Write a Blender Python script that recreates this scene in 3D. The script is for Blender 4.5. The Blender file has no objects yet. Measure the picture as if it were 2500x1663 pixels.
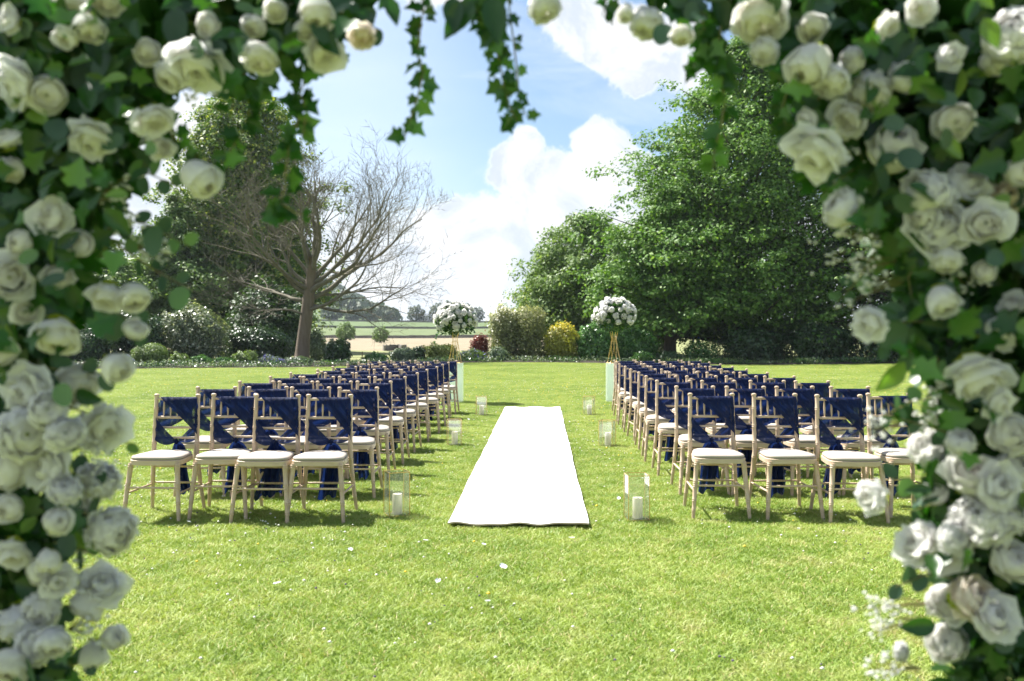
import bpy, math, random
import numpy as np
from mathutils import Vector, Matrix, Euler

random.seed(7)
rg = np.random.default_rng(7)
S = bpy.context.scene
COL = S.collection
PI = math.pi

# ------------------------------------------------------------------ camera
FPX = 2150.0                      # focal length in pixels of the 2500 px wide photograph
CAMZ = 1.37
cam_d = bpy.data.cameras.new('camera')
cam = bpy.data.objects.new('camera', cam_d)
COL.objects.link(cam)
cam.location = (0, 0, CAMZ)
cam.rotation_euler = (PI / 2 - 0.00907, 0, 0.03394)
cam_d.sensor_width = 36
cam_d.lens = FPX / 2500 * 36
cam_d.clip_end = 4000
cam_d.clip_start = 0.05
cam_d.dof.use_dof = True
cam_d.dof.focus_distance = 8.2
cam_d.dof.aperture_fstop = 2.9
S.camera = cam

# ------------------------------------------------------------------ light
SUN_EL = math.radians(56)
SUN_AZ = math.atan2(-0.87, 0.60)          # from +Y towards +X; negative = to the left
w = bpy.data.worlds.new('World')
S.world = w
w.use_nodes = True
nt = w.node_tree
nt.nodes.clear()


class NB:
    """small helper to write node maths"""
    def __init__(s, tree):
        s.t = tree

    def n(s, typ, **kw):
        nd = s.t.nodes.new(typ)
        for k, v in kw.items():
            setattr(nd, k, v)
        return nd

    def l(s, a, b):
        s.t.links.new(a, b)

    def m(s, op, a, b=None, c=None, clamp=False):
        nd = s.n('ShaderNodeMath', operation=op)
        nd.use_clamp = clamp
        for i, v in enumerate((a, b, c)):
            if v is None:
                continue
            if isinstance(v, (int, float)):
                nd.inputs[i].default_value = v
            else:
                s.l(v, nd.inputs[i])
        return nd.outputs[0]

    def mr(s, v, a, b, c=0.0, d=1.0, smooth=True):
        nd = s.n('ShaderNodeMapRange')
        nd.interpolation_type = 'SMOOTHSTEP' if smooth else 'LINEAR'
        s.l(v, nd.inputs[0])
        for i, x in enumerate((a, b, c, d)):
            nd.inputs[i + 1].default_value = x
        return nd.outputs[0]

    def noise(s, vec, scale, detail=4, rough=0.5, dist=0.0, lac=2.0):
        nd = s.n('ShaderNodeTexNoise')
        if vec is not None:
            s.l(vec, nd.inputs['Vector'])
        nd.inputs['Scale'].default_value = scale
        nd.inputs['Detail'].default_value = detail
        nd.inputs['Roughness'].default_value = rough
        nd.inputs['Distortion'].default_value = dist
        return nd.outputs[0]

    def mix(s, f, a, b, mode='MIX'):
        nd = s.n('ShaderNodeMix', data_type='RGBA', blend_type=mode)
        if isinstance(f, (int, float)):
            nd.inputs[0].default_value = f
        else:
            s.l(f, nd.inputs[0])
        for i, v in ((6, a), (7, b)):
            if isinstance(v, (tuple, list)):
                nd.inputs[i].default_value = (*v[:3], 1)
            else:
                s.l(v, nd.inputs[i])
        return nd.outputs[2]


B = NB(nt)
tc = B.n('ShaderNodeTexCoord').outputs['Generated']
sky = B.n('ShaderNodeTexSky', sky_type='NISHITA')
sky.sun_disc = False
sky.sun_elevation = SUN_EL
sky.sun_rotation = SUN_AZ
sky.air_density = 1.0
sky.dust_density = 1.4
sky.ozone_density = 1.3
sep = B.n('ShaderNodeSeparateXYZ')
B.l(tc, sep.inputs[0])
X, Y, Z = sep.outputs
az = B.m('ARCTAN2', X, Y)
el = B.m('ARCSINE', Z)
# wobble of the cloud outlines
n1 = B.noise(tc, 9.0, 9, 0.62, 0.15)
n2 = B.noise(tc, 3.2, 6, 0.55, 0.3)
n3 = B.noise(tc, 26.0, 6, 0.6, 0.2)


def blob(px, py, rx, ry):
    a0, e0 = math.atan((px - 1323) / FPX), math.atan((812 - py) / FPX)
    dx = B.m('DIVIDE', B.m('SUBTRACT', az, a0), rx / FPX)
    dy = B.m('DIVIDE', B.m('SUBTRACT', el, e0), ry / FPX)
    r2 = B.m('ADD', B.m('MULTIPLY', dx, dx), B.m('MULTIPLY', dy, dy))
    return B.m('SUBTRACT', 1.0, B.m('SQRT', r2))      # 1 in the middle, 0 at the rim


cum = None
for b in [(1262, 395, 78, 85), (1285, 350, 50, 52), (1475, 385, 78, 82), (1440, 355, 55, 50), (1375, 470, 150, 110),
          (1500, 520, 130, 150), (1290, 560, 230, 90), (1120, 560, 150, 75), (1560, 640, 260, 120),
          (1430, 60, 115, 85), (1530, 110, 120, 85), (1640, 140, 110, 95), (1560, 190, 75, 60), (1375, 5, 90, 70),
          (1050, -30, 130, 65), (1230, -160, 400, 110), (470, 400, 190, 130), (420, 560, 160, 120), (1930, 90, 110, 110),
          (60, 300, 300, 250), (2500, 300, 340, 200)]:
    v = blob(*b)
    cum = v if cum is None else B.m('MAXIMUM', cum, v)
wob = B.m('ADD', B.m('MULTIPLY', B.m('SUBTRACT', n1, 0.5), 1.7), B.m('MULTIPLY', B.m('SUBTRACT', n3, 0.5), 1.0))
dens = B.mr(B.m('ADD', cum, wob), -0.02, 0.30)
# general clouds over the rest of the sky, denser low down
gen = B.m('ADD', B.mr(n2, 0.50, 0.72), B.m('MULTIPLY', B.mr(el, 0.13, 0.03), 1.0))
lowhaze = B.mr(B.m('ADD', el, B.m('MULTIPLY', B.m('SUBTRACT', n1, 0.5), 0.16)), 0.17, 0.09)
away = B.m('ADD', B.mr(B.m('ABSOLUTE', az), 0.35, 0.6), B.mr(el, 0.42, 0.6), clamp=True)
gen2 = B.m('MULTIPLY', B.mr(B.m('ADD', n2, B.m('MULTIPLY', B.m('SUBTRACT', n1, 0.5), 0.5)), 0.57, 0.69), away)
dens = B.m('MAXIMUM', dens, B.m('MAXIMUM', B.m('MULTIPLY', lowhaze, 0.97), gen2), clamp=True)
# thin veil
mp = B.n('ShaderNodeMapping')
mp.inputs['Scale'].default_value = (1, 1, 4.0)
mp.inputs['Rotation'].default_value = (0, 0.15, 0)
B.l(tc, mp.inputs[0])
veil_n = B.noise(mp.outputs[0], 4.0, 7, 0.55, 0.6)
veil = B.m('MULTIPLY', B.mr(veil_n, 0.40, 0.72), 0.34)
leftveil = B.mr(az, 0.0, -0.22)
veil = B.m('MAXIMUM', veil, B.m('MULTIPLY', leftveil, B.m('ADD', 0.16, B.m('MULTIPLY', veil_n, 0.45))))
# cloud shade: mostly white, some blue-grey bellies
shade_n = B.noise(tc, 12.0, 7, 0.62, 0.5)
shade = B.m('MULTIPLY', B.mr(shade_n, 0.40, 0.62), B.mr(dens, 0.5, 1.0))
cloudc = B.mix(shade, (5.280, 5.368, 5.456), (3.696, 4.092, 4.576))
SKYBASE = B.mix(1.0, sky.outputs[0], (0.722, 0.798, 0.823), 'MULTIPLY')
c = B.mix(veil, SKYBASE, (5.120, 5.520, 6.240))
c = B.mix(dens, c, cloudc)
bg = B.n('ShaderNodeBackground')
B.l(c, bg.inputs[0])
bg.inputs[1].default_value = 0.078
ow = B.n('ShaderNodeOutputWorld')
B.l(bg.outputs[0], ow.inputs[0])

sun_d = bpy.data.lights.new('sun', 'SUN')
sun_d.energy = 5.0
sun_d.angle = math.radians(0.5)
sun_d.color = (1.0, 0.965, 0.90)
sun = bpy.data.objects.new('sun', sun_d)
COL.objects.link(sun)
sd = Vector((math.sin(SUN_AZ) * math.cos(SUN_EL), math.cos(SUN_AZ) * math.cos(SUN_EL), math.sin(SUN_EL)))
sun.rotation_euler = sd.to_track_quat('Z', 'Y').to_euler()

S.view_settings.view_transform = 'Standard'
S.view_settings.look = 'None'
S.view_settings.exposure = 1.45
S.view_settings.gamma = 1
S.view_settings.use_curve_mapping = False
try:
    S.cycles.use_denoising = True
    S.cycles.denoiser = 'OPENIMAGEDENOISE'
except Exception:
    pass
S.cycles.max_bounces = 8
S.cycles.diffuse_bounces = 4
S.cycles.transparent_max_bounces = 24
S.cycles.transmission_bounces = 6
S.cycles.sample_clamp_indirect = 6

# ------------------------------------------------------------------ helpers
CM = Euler(cam.rotation_euler).to_matrix()


def ray(px, py):
    return CM @ Vector(((px - 1250) / FPX, -(py - 831.5) / FPX, -1))


def at(px, py, Yd):
    """the point of the place seen at that pixel of the photograph, Yd metres down the aisle"""
    r = ray(px, py)
    return Vector((0, 0, CAMZ)) + r * (Yd / r.y)


def atx(px, Yd):
    return at(px, 812, Yd).x


def hz(py, Yd):
    return at(1323, py, Yd).z


def link(o, parent=None):
    COL.objects.link(o)
    if parent is not None:
        o.parent = parent
    return o


def tag(o, label=None, cat=None, group=None, kind=None):
    if label:
        o['label'] = label
    if cat:
        o['category'] = cat
    if group:
        o['group'] = group
    if kind:
        o['kind'] = kind
    return o


def empty(name, loc=(0, 0, 0), rz=0.0):
    o = bpy.data.objects.new(name, None)
    o.empty_display_size = 0.1
    o.location = loc
    o.rotation_euler = (0, 0, rz)
    return link(o)


def mesh_np(name, V, F, mat=None, smooth=False, tint=None):
    """V (n,3); F (m,k) equal-sided faces; tint: one value per face"""
    me = bpy.data.meshes.new(name)
    V = np.asarray(V, dtype=np.float32)
    F = np.asarray(F, dtype=np.int32)
    k = F.shape[1]
    me.vertices.add(len(V))
    me.vertices.foreach_set('co', V.ravel())
    me.loops.add(F.size)
    me.loops.foreach_set('vertex_index', F.ravel())
    me.polygons.add(len(F))
    me.polygons.foreach_set('loop_start', np.arange(0, F.size, k, dtype=np.int32))
    me.polygons.foreach_set('loop_total', np.full(len(F), k, dtype=np.int32))
    if smooth:
        me.polygons.foreach_set('use_smooth', np.ones(len(F), dtype=bool))
    if tint is not None:
        a = me.attributes.new('tint', 'FLOAT', 'FACE')
        a.data.foreach_set('value', np.asarray(tint, dtype=np.float32))
    me.update(calc_edges=True)
    me.validate(verbose=False)
    if mat:
        me.materials.append(mat)
    return me


class MB:
    """collects shapes, builds one mesh"""
    def __init__(s):
        s.v, s.f = [], []

    def add(s, V, F):
        o = len(s.v)
        s.v.extend([tuple(p) for p in V])
        s.f.extend([tuple(i + o for i in f) for f in F])

    def box(s, c, d, rot=None):
        x, y, z = [q / 2 for q in d]
        V = [Vector((a, b, e)) for a in (-x, x) for b in (-y, y) for e in (-z, z)]
        if rot is not None:
            V = [rot @ v for v in V]
        V = [v + Vector(c) for v in V]
        s.add(V, [(0, 1, 3, 2), (4, 6, 7, 5), (0, 4, 5, 1), (2, 3, 7, 6), (0, 2, 6, 4), (1, 5, 7, 3)])

    def tube(s, pts, rad, n=8, cap=True):
        pts = [Vector(p) for p in pts]
        if not isinstance(rad, (list, tuple)):
            rad = [rad] * len(pts)
        o = len(s.v)
        t0 = (pts[-1] - pts[0]).normalized()
        ref = Vector((0, 0, 1)) if abs(t0.z) < 0.9 else Vector((1, 0, 0))
        for i, p in enumerate(pts):
            t = (pts[min(i + 1, len(pts) - 1)] - pts[max(i - 1, 0)])
            t = t.normalized() if t.length > 1e-9 else t0
            a = t.cross(ref).normalized()
            b = t.cross(a)
            for k in range(n):
                q = 2 * PI * k / n
                s.v.append(tuple(p + (a * math.cos(q) + b * math.sin(q)) * rad[i]))
        for i in range(len(pts) - 1):
            for k in range(n):
                k2 = (k + 1) % n
                s.f.append((o + i * n + k, o + i * n + k2, o + (i + 1) * n + k2, o + (i + 1) * n + k))
        if cap:
            s.f.append(tuple(o + k for k in range(n)))
            s.f.append(tuple(o + (len(pts) - 1) * n + k for k in range(n))[::-1])

    def grid(s, fn, nu, nv):
        o = len(s.v)
        for i in range(nu + 1):
            for j in range(nv + 1):
                s.v.append(tuple(fn(i / nu, j / nv)))
        for i in range(nu):
            for j in range(nv):
                a = o + i * (nv + 1) + j
                s.f.append((a, a + 1, a + nv + 2, a + nv + 1))

    def mesh(s, name, mat, smooth=False):
        me = bpy.data.meshes.new(name)
        me.from_pydata(s.v, [], s.f)
        if smooth:
            me.polygons.foreach_set('use_smooth', [True] * len(me.polygons))
        if mat:
            me.materials.append(mat)
        me.update()
        return me

    def build(s, name, mat, parent=None, smooth=False):
        return link(bpy.data.objects.new(name, s.mesh(name, mat, smooth)), parent)


def obj(name, me, parent=None, loc=None):
    o = bpy.data.objects.new(name, me)
    if loc is not None:
        o.location = loc
    return link(o, parent)


def smooth_by_angle(me, deg=40):
    try:
        me.shade_smooth_by_angle(math.radians(deg))
    except Exception:
        me.polygons.foreach_set('use_smooth', [True] * len(me.polygons))
        try:
            me.set_sharp_from_angle(angle=math.radians(deg))
        except Exception:
            pass


# ------------------------------------------------------------------ materials
def new_mat(name):
    m = bpy.data.materials.new(name)
    m.use_nodes = True
    m.node_tree.nodes.clear()
    b = NB(m.node_tree)
    out = b.n('ShaderNodeOutputMaterial')
    return m, b, out


def m_plain(name, c1, c2=None, scale=20, rough=0.6, bump=0.0, bscale=60, detail=5, metal=0.0, spec=0.5, stretch=None,
            coord='Object'):
    m, b, out = new_mat(name)
    p = b.n('ShaderNodeBsdfPrincipled')
    t = b.n('ShaderNodeTexCoord').outputs[coord]
    if stretch:
        mp = b.n('ShaderNodeMapping')
        mp.inputs['Scale'].default_value = stretch
        b.l(t, mp.inputs[0])
        t = mp.outputs[0]
    if c2:
        f = b.mr(b.noise(t, scale, detail, 0.6, 0.3), 0.32, 0.68)
        oi = b.n('ShaderNodeObjectInfo').outputs['Random']
        f = b.m('ADD', b.m('MULTIPLY', f, 0.75), b.m('MULTIPLY', oi, 0.25))
        b.l(b.mix(f, c1, c2), p.inputs['Base Color'])
    else:
        p.inputs['Base Color'].default_value = (*c1, 1)
    p.inputs['Roughness'].default_value = rough
    p.inputs['Metallic'].default_value = metal
    p.inputs['Specular IOR Level'].default_value = spec
    if bump:
        bp = b.n('ShaderNodeBump')
        bp.inputs['Strength'].default_value = bump
        bp.inputs['Distance'].default_value = 0.01
        b.l(b.noise(t, bscale, 5, 0.6), bp.inputs['Height'])
        b.l(bp.outputs[0], p.inputs['Normal'])
    b.l(p.outputs[0], out.inputs[0])
    return m


def m_leaf(name, c1, c2, c3=None, rough=0.45, trans=0.35, tcol=None, objrand=False, spec=0.5, nscale=1.2, edge=None):
    """foliage: per-leaf tint, thin translucency; c3 = rarer third colour"""
    m, b, out = new_mat(name)
    if objrand:
        f = b.n('ShaderNodeObjectInfo').outputs['Random']
    else:
        a = b.n('ShaderNodeAttribute', attribute_name='tint')
        f = a.outputs['Fac']
    geo = b.n('ShaderNodeNewGeometry').outputs['Position']
    patch = b.mr(b.noise(geo, nscale, 3), 0.3, 0.7)
    f2 = b.m('ADD', b.m('MULTIPLY', f, 0.7), b.m('MULTIPLY', patch, 0.3))
    col = b.mix(f2, c1, c2)
    if c3:
        col = b.mix(b.mr(f, 0.80, 0.84), col, c3)
    p = b.n('ShaderNodeBsdfPrincipled')
    b.l(col, p.inputs['Base Color'])
    p.inputs['Roughness'].default_value = rough
    p.inputs['Specular IOR Level'].default_value = spec
    tr = b.n('ShaderNodeBsdfTranslucent')
    tcv = tcol or (1.25, 1.35, 0.55)
    b.l(b.mix(1.0, col, tcv, 'MULTIPLY'), tr.inputs[0])
    ms = b.n('ShaderNodeMixShader')
    ms.inputs[0].default_value = trans
    b.l(p.outputs[0], ms.inputs[1])
    b.l(tr.outputs[0], ms.inputs[2])
    b.l(ms.outputs[0], out.inputs[0])
    return m


def m_petal(name, c1, c2, trans=0.4, rough=0.7):
    """flower petals: c2 near the heart (attribute tint = 1)"""
    m, b, out = new_mat(name)
    a = b.n('ShaderNodeAttribute', attribute_name='tint').outputs['Fac']
    t = b.n('ShaderNodeTexCoord').outputs['Object']
    v = b.m('MULTIPLY', b.mr(b.noise(t, 45, 4, 0.6), 0.3, 0.7), 0.25)
    col = b.mix(b.m('ADD', b.m('MULTIPLY', a, 0.8), v, clamp=True), c1, c2)
    d = b.n('ShaderNodeBsdfPrincipled')
    b.l(col, d.inputs['Base Color'])
    d.inputs['Roughness'].default_value = rough
    d.inputs['Specular IOR Level'].default_value = 0.2
    bp = b.n('ShaderNodeBump')
    bp.inputs['Strength'].default_value = 0.35
    bp.inputs['Distance'].default_value = 0.004
    b.l(b.noise(t, 90, 3, 0.6, 0.8), bp.inputs['Height'])
    b.l(bp.outputs[0], d.inputs['Normal'])
    tr = b.n('ShaderNodeBsdfTranslucent')
    b.l(col, tr.inputs[0])
    ms = b.n('ShaderNodeMixShader')
    ms.inputs[0].default_value = trans
    b.l(d.outputs[0], ms.inputs[1])
    b.l(tr.outputs[0], ms.inputs[2])
    b.l(ms.outputs[0], out.inputs[0])
    return m


def m_glass(name, tint=(0.99, 0.995, 0.992), gloss=0.03, white=0.035, rough=0.02):
    m, b, out = new_mat(name)
    tr = b.n('ShaderNodeBsdfTransparent')
    tr.inputs[0].default_value = (*tint, 1)
    gl = b.n('ShaderNodeBsdfGlossy')
    gl.inputs['Roughness'].default_value = rough
    df = b.n('ShaderNodeBsdfDiffuse')
    df.inputs[0].default_value = (0.86, 0.88, 0.88, 1)
    fr = b.n('ShaderNodeFresnel')
    fr.inputs[0].default_value = 1.5
    f = b.m('ADD', b.m('MULTIPLY', fr.outputs[0], 0.45), gloss, clamp=True)
    m1 = b.n('ShaderNodeMixShader')
    b.l(f, m1.inputs[0])
    b.l(tr.outputs[0], m1.inputs[1])
    b.l(gl.outputs[0], m1.inputs[2])
    m2 = b.n('ShaderNodeMixShader')
    m2.inputs[0].default_value = white
    b.l(m1.outputs[0], m2.inputs[1])
    b.l(df.outputs[0], m2.inputs[2])
    b.l(m2.outputs[0], out.inputs[0])
    return m


M = {}
M['wood'] = m_plain('limed_wood', (0.574, 0.443, 0.320), (0.476, 0.344, 0.230), 9, 0.5, 0.15, 90, stretch=(6, 6, 1))
M['seat_wood'] = m_plain('limed_seat_wood', (0.574, 0.459, 0.344), (0.500, 0.377, 0.262), 9, 0.5, 0.15, 90, stretch=(1, 6, 6))
M['cushion'] = m_plain('ivory_cushion', (0.410, 0.361, 0.307), (0.369, 0.320, 0.271), 6, 0.75, 0.1, 300)
M['brass'] = m_plain('brass', (0.78, 0.55, 0.22), (0.70, 0.46, 0.16), 20, 0.32, metal=1.0)
M['wax'] = m_plain('candle_wax', (0.82, 0.75, 0.58), (0.86, 0.80, 0.66), 8, 0.55)
M['wick'] = m_plain('wick', (0.04, 0.03, 0.03))
M['glass'] = m_glass('lantern_glass')
M['stem'] = m_plain('stem', (0.16, 0.20, 0.05), (0.20, 0.13, 0.06), 30, 0.6)
M['iron'] = m_plain('arch_metal', (0.05, 0.05, 0.05), None, rough=0.5, metal=0.6)

# ------------------------------------------------------------------ terrain
def sm(x, a, b):
    t = np.clip((x - a) / (b - a), 0, 1)
    return t * t * (3 - 2 * t)


def height(x, y):
    x = np.asarray(x, float)
    y = np.asarray(y, float)
    z = np.interp(y, [0, 67, 160, 260, 340, 420, 700, 1500], [0, 0, 0.55, 2.8, 5.8, 6.5, 5.0, 0.0])
    z = z + 0.35 * np.sin(x / 19.0) * sm(y, 80, 200) + 0.05 * np.sin(x / 3.1 + y / 4.7) * sm(y, 14, 40) * (1 - sm(y, 70, 90))
    # wooded hill on the left
    hill = 36 * np.exp(-((y - 640) / 150.0) ** 2) * (1 - sm(x, -190, -95))
    hill = hill + 14 * np.exp(-((y - 480) / 70.0) ** 2) * (1 - sm(x, -140, -70))
    return z + hill


def H(x, y):
    return float(height(x, y))


def bed_edge(x):
    """far edge of the lawn (Y) at world x"""
    return np.interp(x, [-30, -14.5, -12, -9, -6.5, -4, 0, 6, 14, 30], [30, 32.2, 34.0, 36.0, 37.8, 38.9, 39.2, 39.4, 38.8, 37.8])


xs = np.concatenate([np.linspace(-1600, -60, 60), np.linspace(-55, 55, 90), np.linspace(60, 1600, 60)])
ys = np.concatenate([np.linspace(-60, 0, 12), np.linspace(1, 70, 90), np.linspace(72, 900, 150), np.linspace(920, 2600, 20)])
gx, gy = np.meshgrid(xs, ys, indexing='ij')
gz = height(gx, gy)
V = np.stack([gx, gy, gz], -1).reshape(-1, 3)
nx, ny = len(xs), len(ys)
ii, jj = np.meshgrid(np.arange(nx - 1), np.arange(ny - 1), indexing='ij')
a = (ii * ny + jj).ravel()
F = np.stack([a, a + ny, a + ny + 1, a + 1], -1)

LAWN1, LAWN2 = (0.192, 0.264, 0.060), (0.288, 0.336, 0.104)
mg, b, out = new_mat('ground')
geo = b.n('ShaderNodeNewGeometry').outputs['Position']
sp = b.n('ShaderNodeSeparateXYZ')
b.l(geo, sp.inputs[0])
gX, gY, _ = sp.outputs
big = b.noise(geo, 0.6, 5, 0.6)
fine = b.noise(geo, 9, 6, 0.75)
lawnc = b.mix(b.mr(b.m('ADD', b.m('MULTIPLY', big, 0.6), b.m('MULTIPLY', fine, 0.4)), 0.35, 0.65), LAWN1, LAWN2)
wav = b.m('ADD', gY, b.m('MULTIPLY', b.m('SUBTRACT', b.noise(geo, 0.03, 2), 0.5), 14))
patch = b.mr(b.noise(geo, 0.25, 5, 0.6), 0.35, 0.65)
palec = b.mix(patch, (0.195, 0.214, 0.094), (0.232, 0.240, 0.112))
tan = b.mix(patch, (0.225, 0.185, 0.125), (0.27, 0.23, 0.16))
gr1 = b.mix(patch, (0.112, 0.143, 0.064), (0.139, 0.169, 0.079))
gr2 = b.mix(patch, (0.090, 0.128, 0.056), (0.116, 0.154, 0.068))
c = b.mix(b.mr(gY, 40.0, 40.4), lawnc, palec)
slope = b.m('DIVIDE', gX, gY)
c = b.mix(b.m('MULTIPLY', b.mr(wav, 66, 68), b.mr(slope, 0.10, 0.09)), c, tan)
c = b.mix(b.mr(gY, 161.5, 162), c, gr1)
c = b.mix(b.mr(gY, 260.5, 261), c, gr2)
p = b.n('ShaderNodeBsdfPrincipled')
b.l(c, p.inputs['Base Color'])
p.inputs['Roughness'].default_value = 0.9
p.inputs['Specular IOR Level'].default_value = 0.1
bp = b.n('ShaderNodeBump')
bp.inputs['Strength'].default_value = 0.6
bp.inputs['Distance'].default_value = 0.03
b.l(b.noise(geo, 30, 5, 0.7), bp.inputs['Height'])
b.l(bp.outputs[0], p.inputs['Normal'])
b.l(p.outputs[0], out.inputs[0])
g = obj('ground', mesh_np('ground', V, F, mg, smooth=True))
tag(g, kind='structure', label='mown green lawn running back to pale grass and farm fields')

# soil of the flower bed behind the lawn
msoil = m_plain('soil', (0.024, 0.017, 0.011), (0.045, 0.032, 0.021), 5, 0.95, 0.8, 12)
bx = np.linspace(-30, 30, 121)
rows = []
for k in range(7):
    t = k / 6
    e = bed_edge(bx) + 0.15 * np.sin(bx * 2.3) + 0.1 * np.sin(bx * 5.1)
    yy = e + t * (41.5 + 0.3 * np.sin(bx * 1.7) - e)
    rows.append(np.stack([bx, yy, height(bx, yy) + 0.012 + 0.10 * math.sin(PI * t)], -1))
Vb = np.stack(rows, 1).reshape(-1, 3)
ii, jj = np.meshgrid(np.arange(120), np.arange(6), indexing='ij')
a = (ii * 7 + jj).ravel()
soil = obj('soil_bed', mesh_np('soil_bed', Vb, np.stack([a, a + 7, a + 8, a + 1], -1), msoil, smooth=True))
tag(soil, kind='structure', label='dark soil of the flower bed along the far edge of the lawn')

# ------------------------------------------------------------------ grass
mgr, b, out = new_mat('grass_blades')
geo = b.n('ShaderNodeNewGeometry').outputs['Position']
tint = b.n('ShaderNodeAttribute', attribute_name='tint').outputs['Fac']
big = b.noise(geo, 0.55, 5, 0.6)
mid = b.noise(geo, 3.5, 5, 0.65)
f = b.m('ADD', b.m('MULTIPLY', big, 0.45), b.m('MULTIPLY', mid, 0.55))
col = b.mix(b.mr(f, 0.40, 0.60), (0.164, 0.276, 0.040), (0.360, 0.444, 0.116))
spx = b.n('ShaderNodeSeparateXYZ')
b.l(geo, spx.inputs[0])
dry = b.m('MULTIPLY', b.mr(mid, 0.52, 0.70), b.mr(spx.outputs[0], -0.5, 2.2, 0.25, 0.85))
col = b.mix(dry, col, (0.448, 0.400, 0.232))
col = b.mix(b.m('MULTIPLY', tint, 0.5), col, (0.374, 0.425, 0.076))
col = b.mix(b.mr(tint, 0.93, 0.95), col, (0.52, 0.42, 0.20))
p = b.n('ShaderNodeBsdfPrincipled')
b.l(col, p.inputs['Base Color'])
p.inputs['Roughness'].default_value = 0.5
p.inputs['Specular IOR Level'].default_value = 0.35
tr = b.n('ShaderNodeBsdfTranslucent')
b.l(b.mix(1.0, col, (1.1, 1.15, 0.6), 'MULTIPLY'), tr.inputs[0])
ms = b.n('ShaderNodeMixShader')
ms.inputs[0].default_value = 0.28
b.l(p.outputs[0], ms.inputs[1])
b.l(tr.outputs[0], ms.inputs[2])
b.l(ms.outputs[0], out.inputs[0])


def blade_patch(seed, n=16000, size=1.0):
    r = np.random.default_rng(seed)
    P = np.stack([r.uniform(-size / 2, size / 2, n), r.uniform(-size / 2, size / 2, n), np.zeros(n)], -1)
    clump = np.sin(P[:, 0] * 17 + seed) * np.sin(P[:, 1] * 15 + seed * 2)
    hgt = r.uniform(0.010, 0.027, n) * (1 + 0.22 * clump)
    wd = r.uniform(0.0014, 0.0029, n)
    th = r.uniform(0, 2 * PI, n)
    lean = r.uniform(0.6, 2.2, n) * hgt
    la = r.uniform(0, 2 * PI, n)
    s = np.stack([np.cos(th), np.sin(th), 0 * th], -1) * wd[:, None]
    tip = P + np.stack([np.cos(la) * lean, np.sin(la) * lean, hgt], -1)
    mid = P + np.stack([np.cos(la) * lean * 0.35, np.sin(la) * lean * 0.35, hgt * 0.62], -1)
    V = np.stack([P - s, P + s, mid + s * 0.8, tip, mid - s * 0.8], 1).reshape(-1, 3)
    o = np.arange(n)[:, None] * 5
    F = np.concatenate([np.concatenate([o, o + 1, o + 2, o + 4], 1), np.concatenate([o + 4, o + 2, o + 3, o + 3], 1)], 0)
    # tris for the tips
    me = bpy.data.meshes.new('grass_patch')
    me.vertices.add(len(V))
    me.vertices.foreach_set('co', V.astype(np.float32).ravel())
    q = F[:n]
    t = F[n:, :3]
    me.loops.add(4 * n + 3 * n)
    me.loops.foreach_set('vertex_index', np.concatenate([q.ravel(), t.ravel()]).astype(np.int32))
    me.polygons.add(2 * n)
    me.polygons.foreach_set('loop_start', np.concatenate([np.arange(n) * 4, 4 * n + np.arange(n) * 3]).astype(np.int32))
    me.polygons.foreach_set('loop_total', np.concatenate([np.full(n, 4), np.full(n, 3)]).astype(np.int32))
    tt = r.uniform(0, 1, n)
    at_ = me.attributes.new('tint', 'FLOAT', 'FACE')
    at_.data.foreach_set('value', np.concatenate([tt, tt]).astype(np.float32))
    me.update(calc_edges=True)
    me.materials.append(mgr)
    return me


def scatter(name, pts, protos, rots, idx, scl, label, kind='stuff'):
    """one object whose points each carry an instance of one of the given meshes"""
    me = bpy.data.meshes.new(name)
    me.from_pydata([tuple(p) for p in pts], [], [])
    for nm, arr in (('rz', rots), ('scl', scl)):
        a_ = me.attributes.new(nm, 'FLOAT', 'POINT')
        a_.data.foreach_set('value', np.asarray(arr, dtype=np.float32))
    a_ = me.attributes.new('pick', 'INT', 'POINT')
    a_.data.foreach_set('value', np.asarray(idx, dtype=np.int32))
    o = obj(name, me)
    cl = bpy.data.collections.new(name + '_kinds')
    for k, pm in enumerate(protos):
        po = bpy.data.objects.new('%s_kind_%d' % (name, k), pm)
        cl.objects.link(po)
    ng = bpy.data.node_groups.new(name, 'GeometryNodeTree')
    ng.interface.new_socket('Geometry', in_out='INPUT', socket_type='NodeSocketGeometry')
    ng.interface.new_socket('Geometry', in_out='OUTPUT', socket_type='NodeSocketGeometry')
    gi = ng.nodes.new('NodeGroupInput')
    go = ng.nodes.new('NodeGroupOutput')
    ci = ng.nodes.new('GeometryNodeCollectionInfo')
    ci.inputs[0].default_value = cl
    ci.inputs['Separate Children'].default_value = True
    ci.inputs['Reset Children'].default_value = True
    ip = ng.nodes.new('GeometryNodeInstanceOnPoints')
    ip.inputs['Pick Instance'].default_value = True

    def attr(nm, dt):
        n_ = ng.nodes.new('GeometryNodeInputNamedAttribute')
        n_.data_type = dt
        n_.inputs[0].default_value = nm
        return n_.outputs[0]
    cx = ng.nodes.new('ShaderNodeCombineXYZ')
    ng.links.new(attr('rz', 'FLOAT'), cx.inputs[2])
    e2r = ng.nodes.new('FunctionNodeEulerToRotation')
    ng.links.new(cx.outputs[0], e2r.inputs[0])
    ng.links.new(gi.outputs[0], ip.inputs['Points'])
    ng.links.new(ci.outputs[0], ip.inputs['Instance'])
    ng.links.new(attr('pick', 'INT'), ip.inputs['Instance Index'])
    ng.links.new(e2r.outputs[0], ip.inputs['Rotation'])
    ng.links.new(attr('scl', 'FLOAT'), ip.inputs['Scale'])
    ng.links.new(ip.outputs[0], go.inputs[0])
    md = o.modifiers.new('scatter', 'NODES')
    md.node_group = ng
    tag(o, label=label, kind=kind)
    return o


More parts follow.
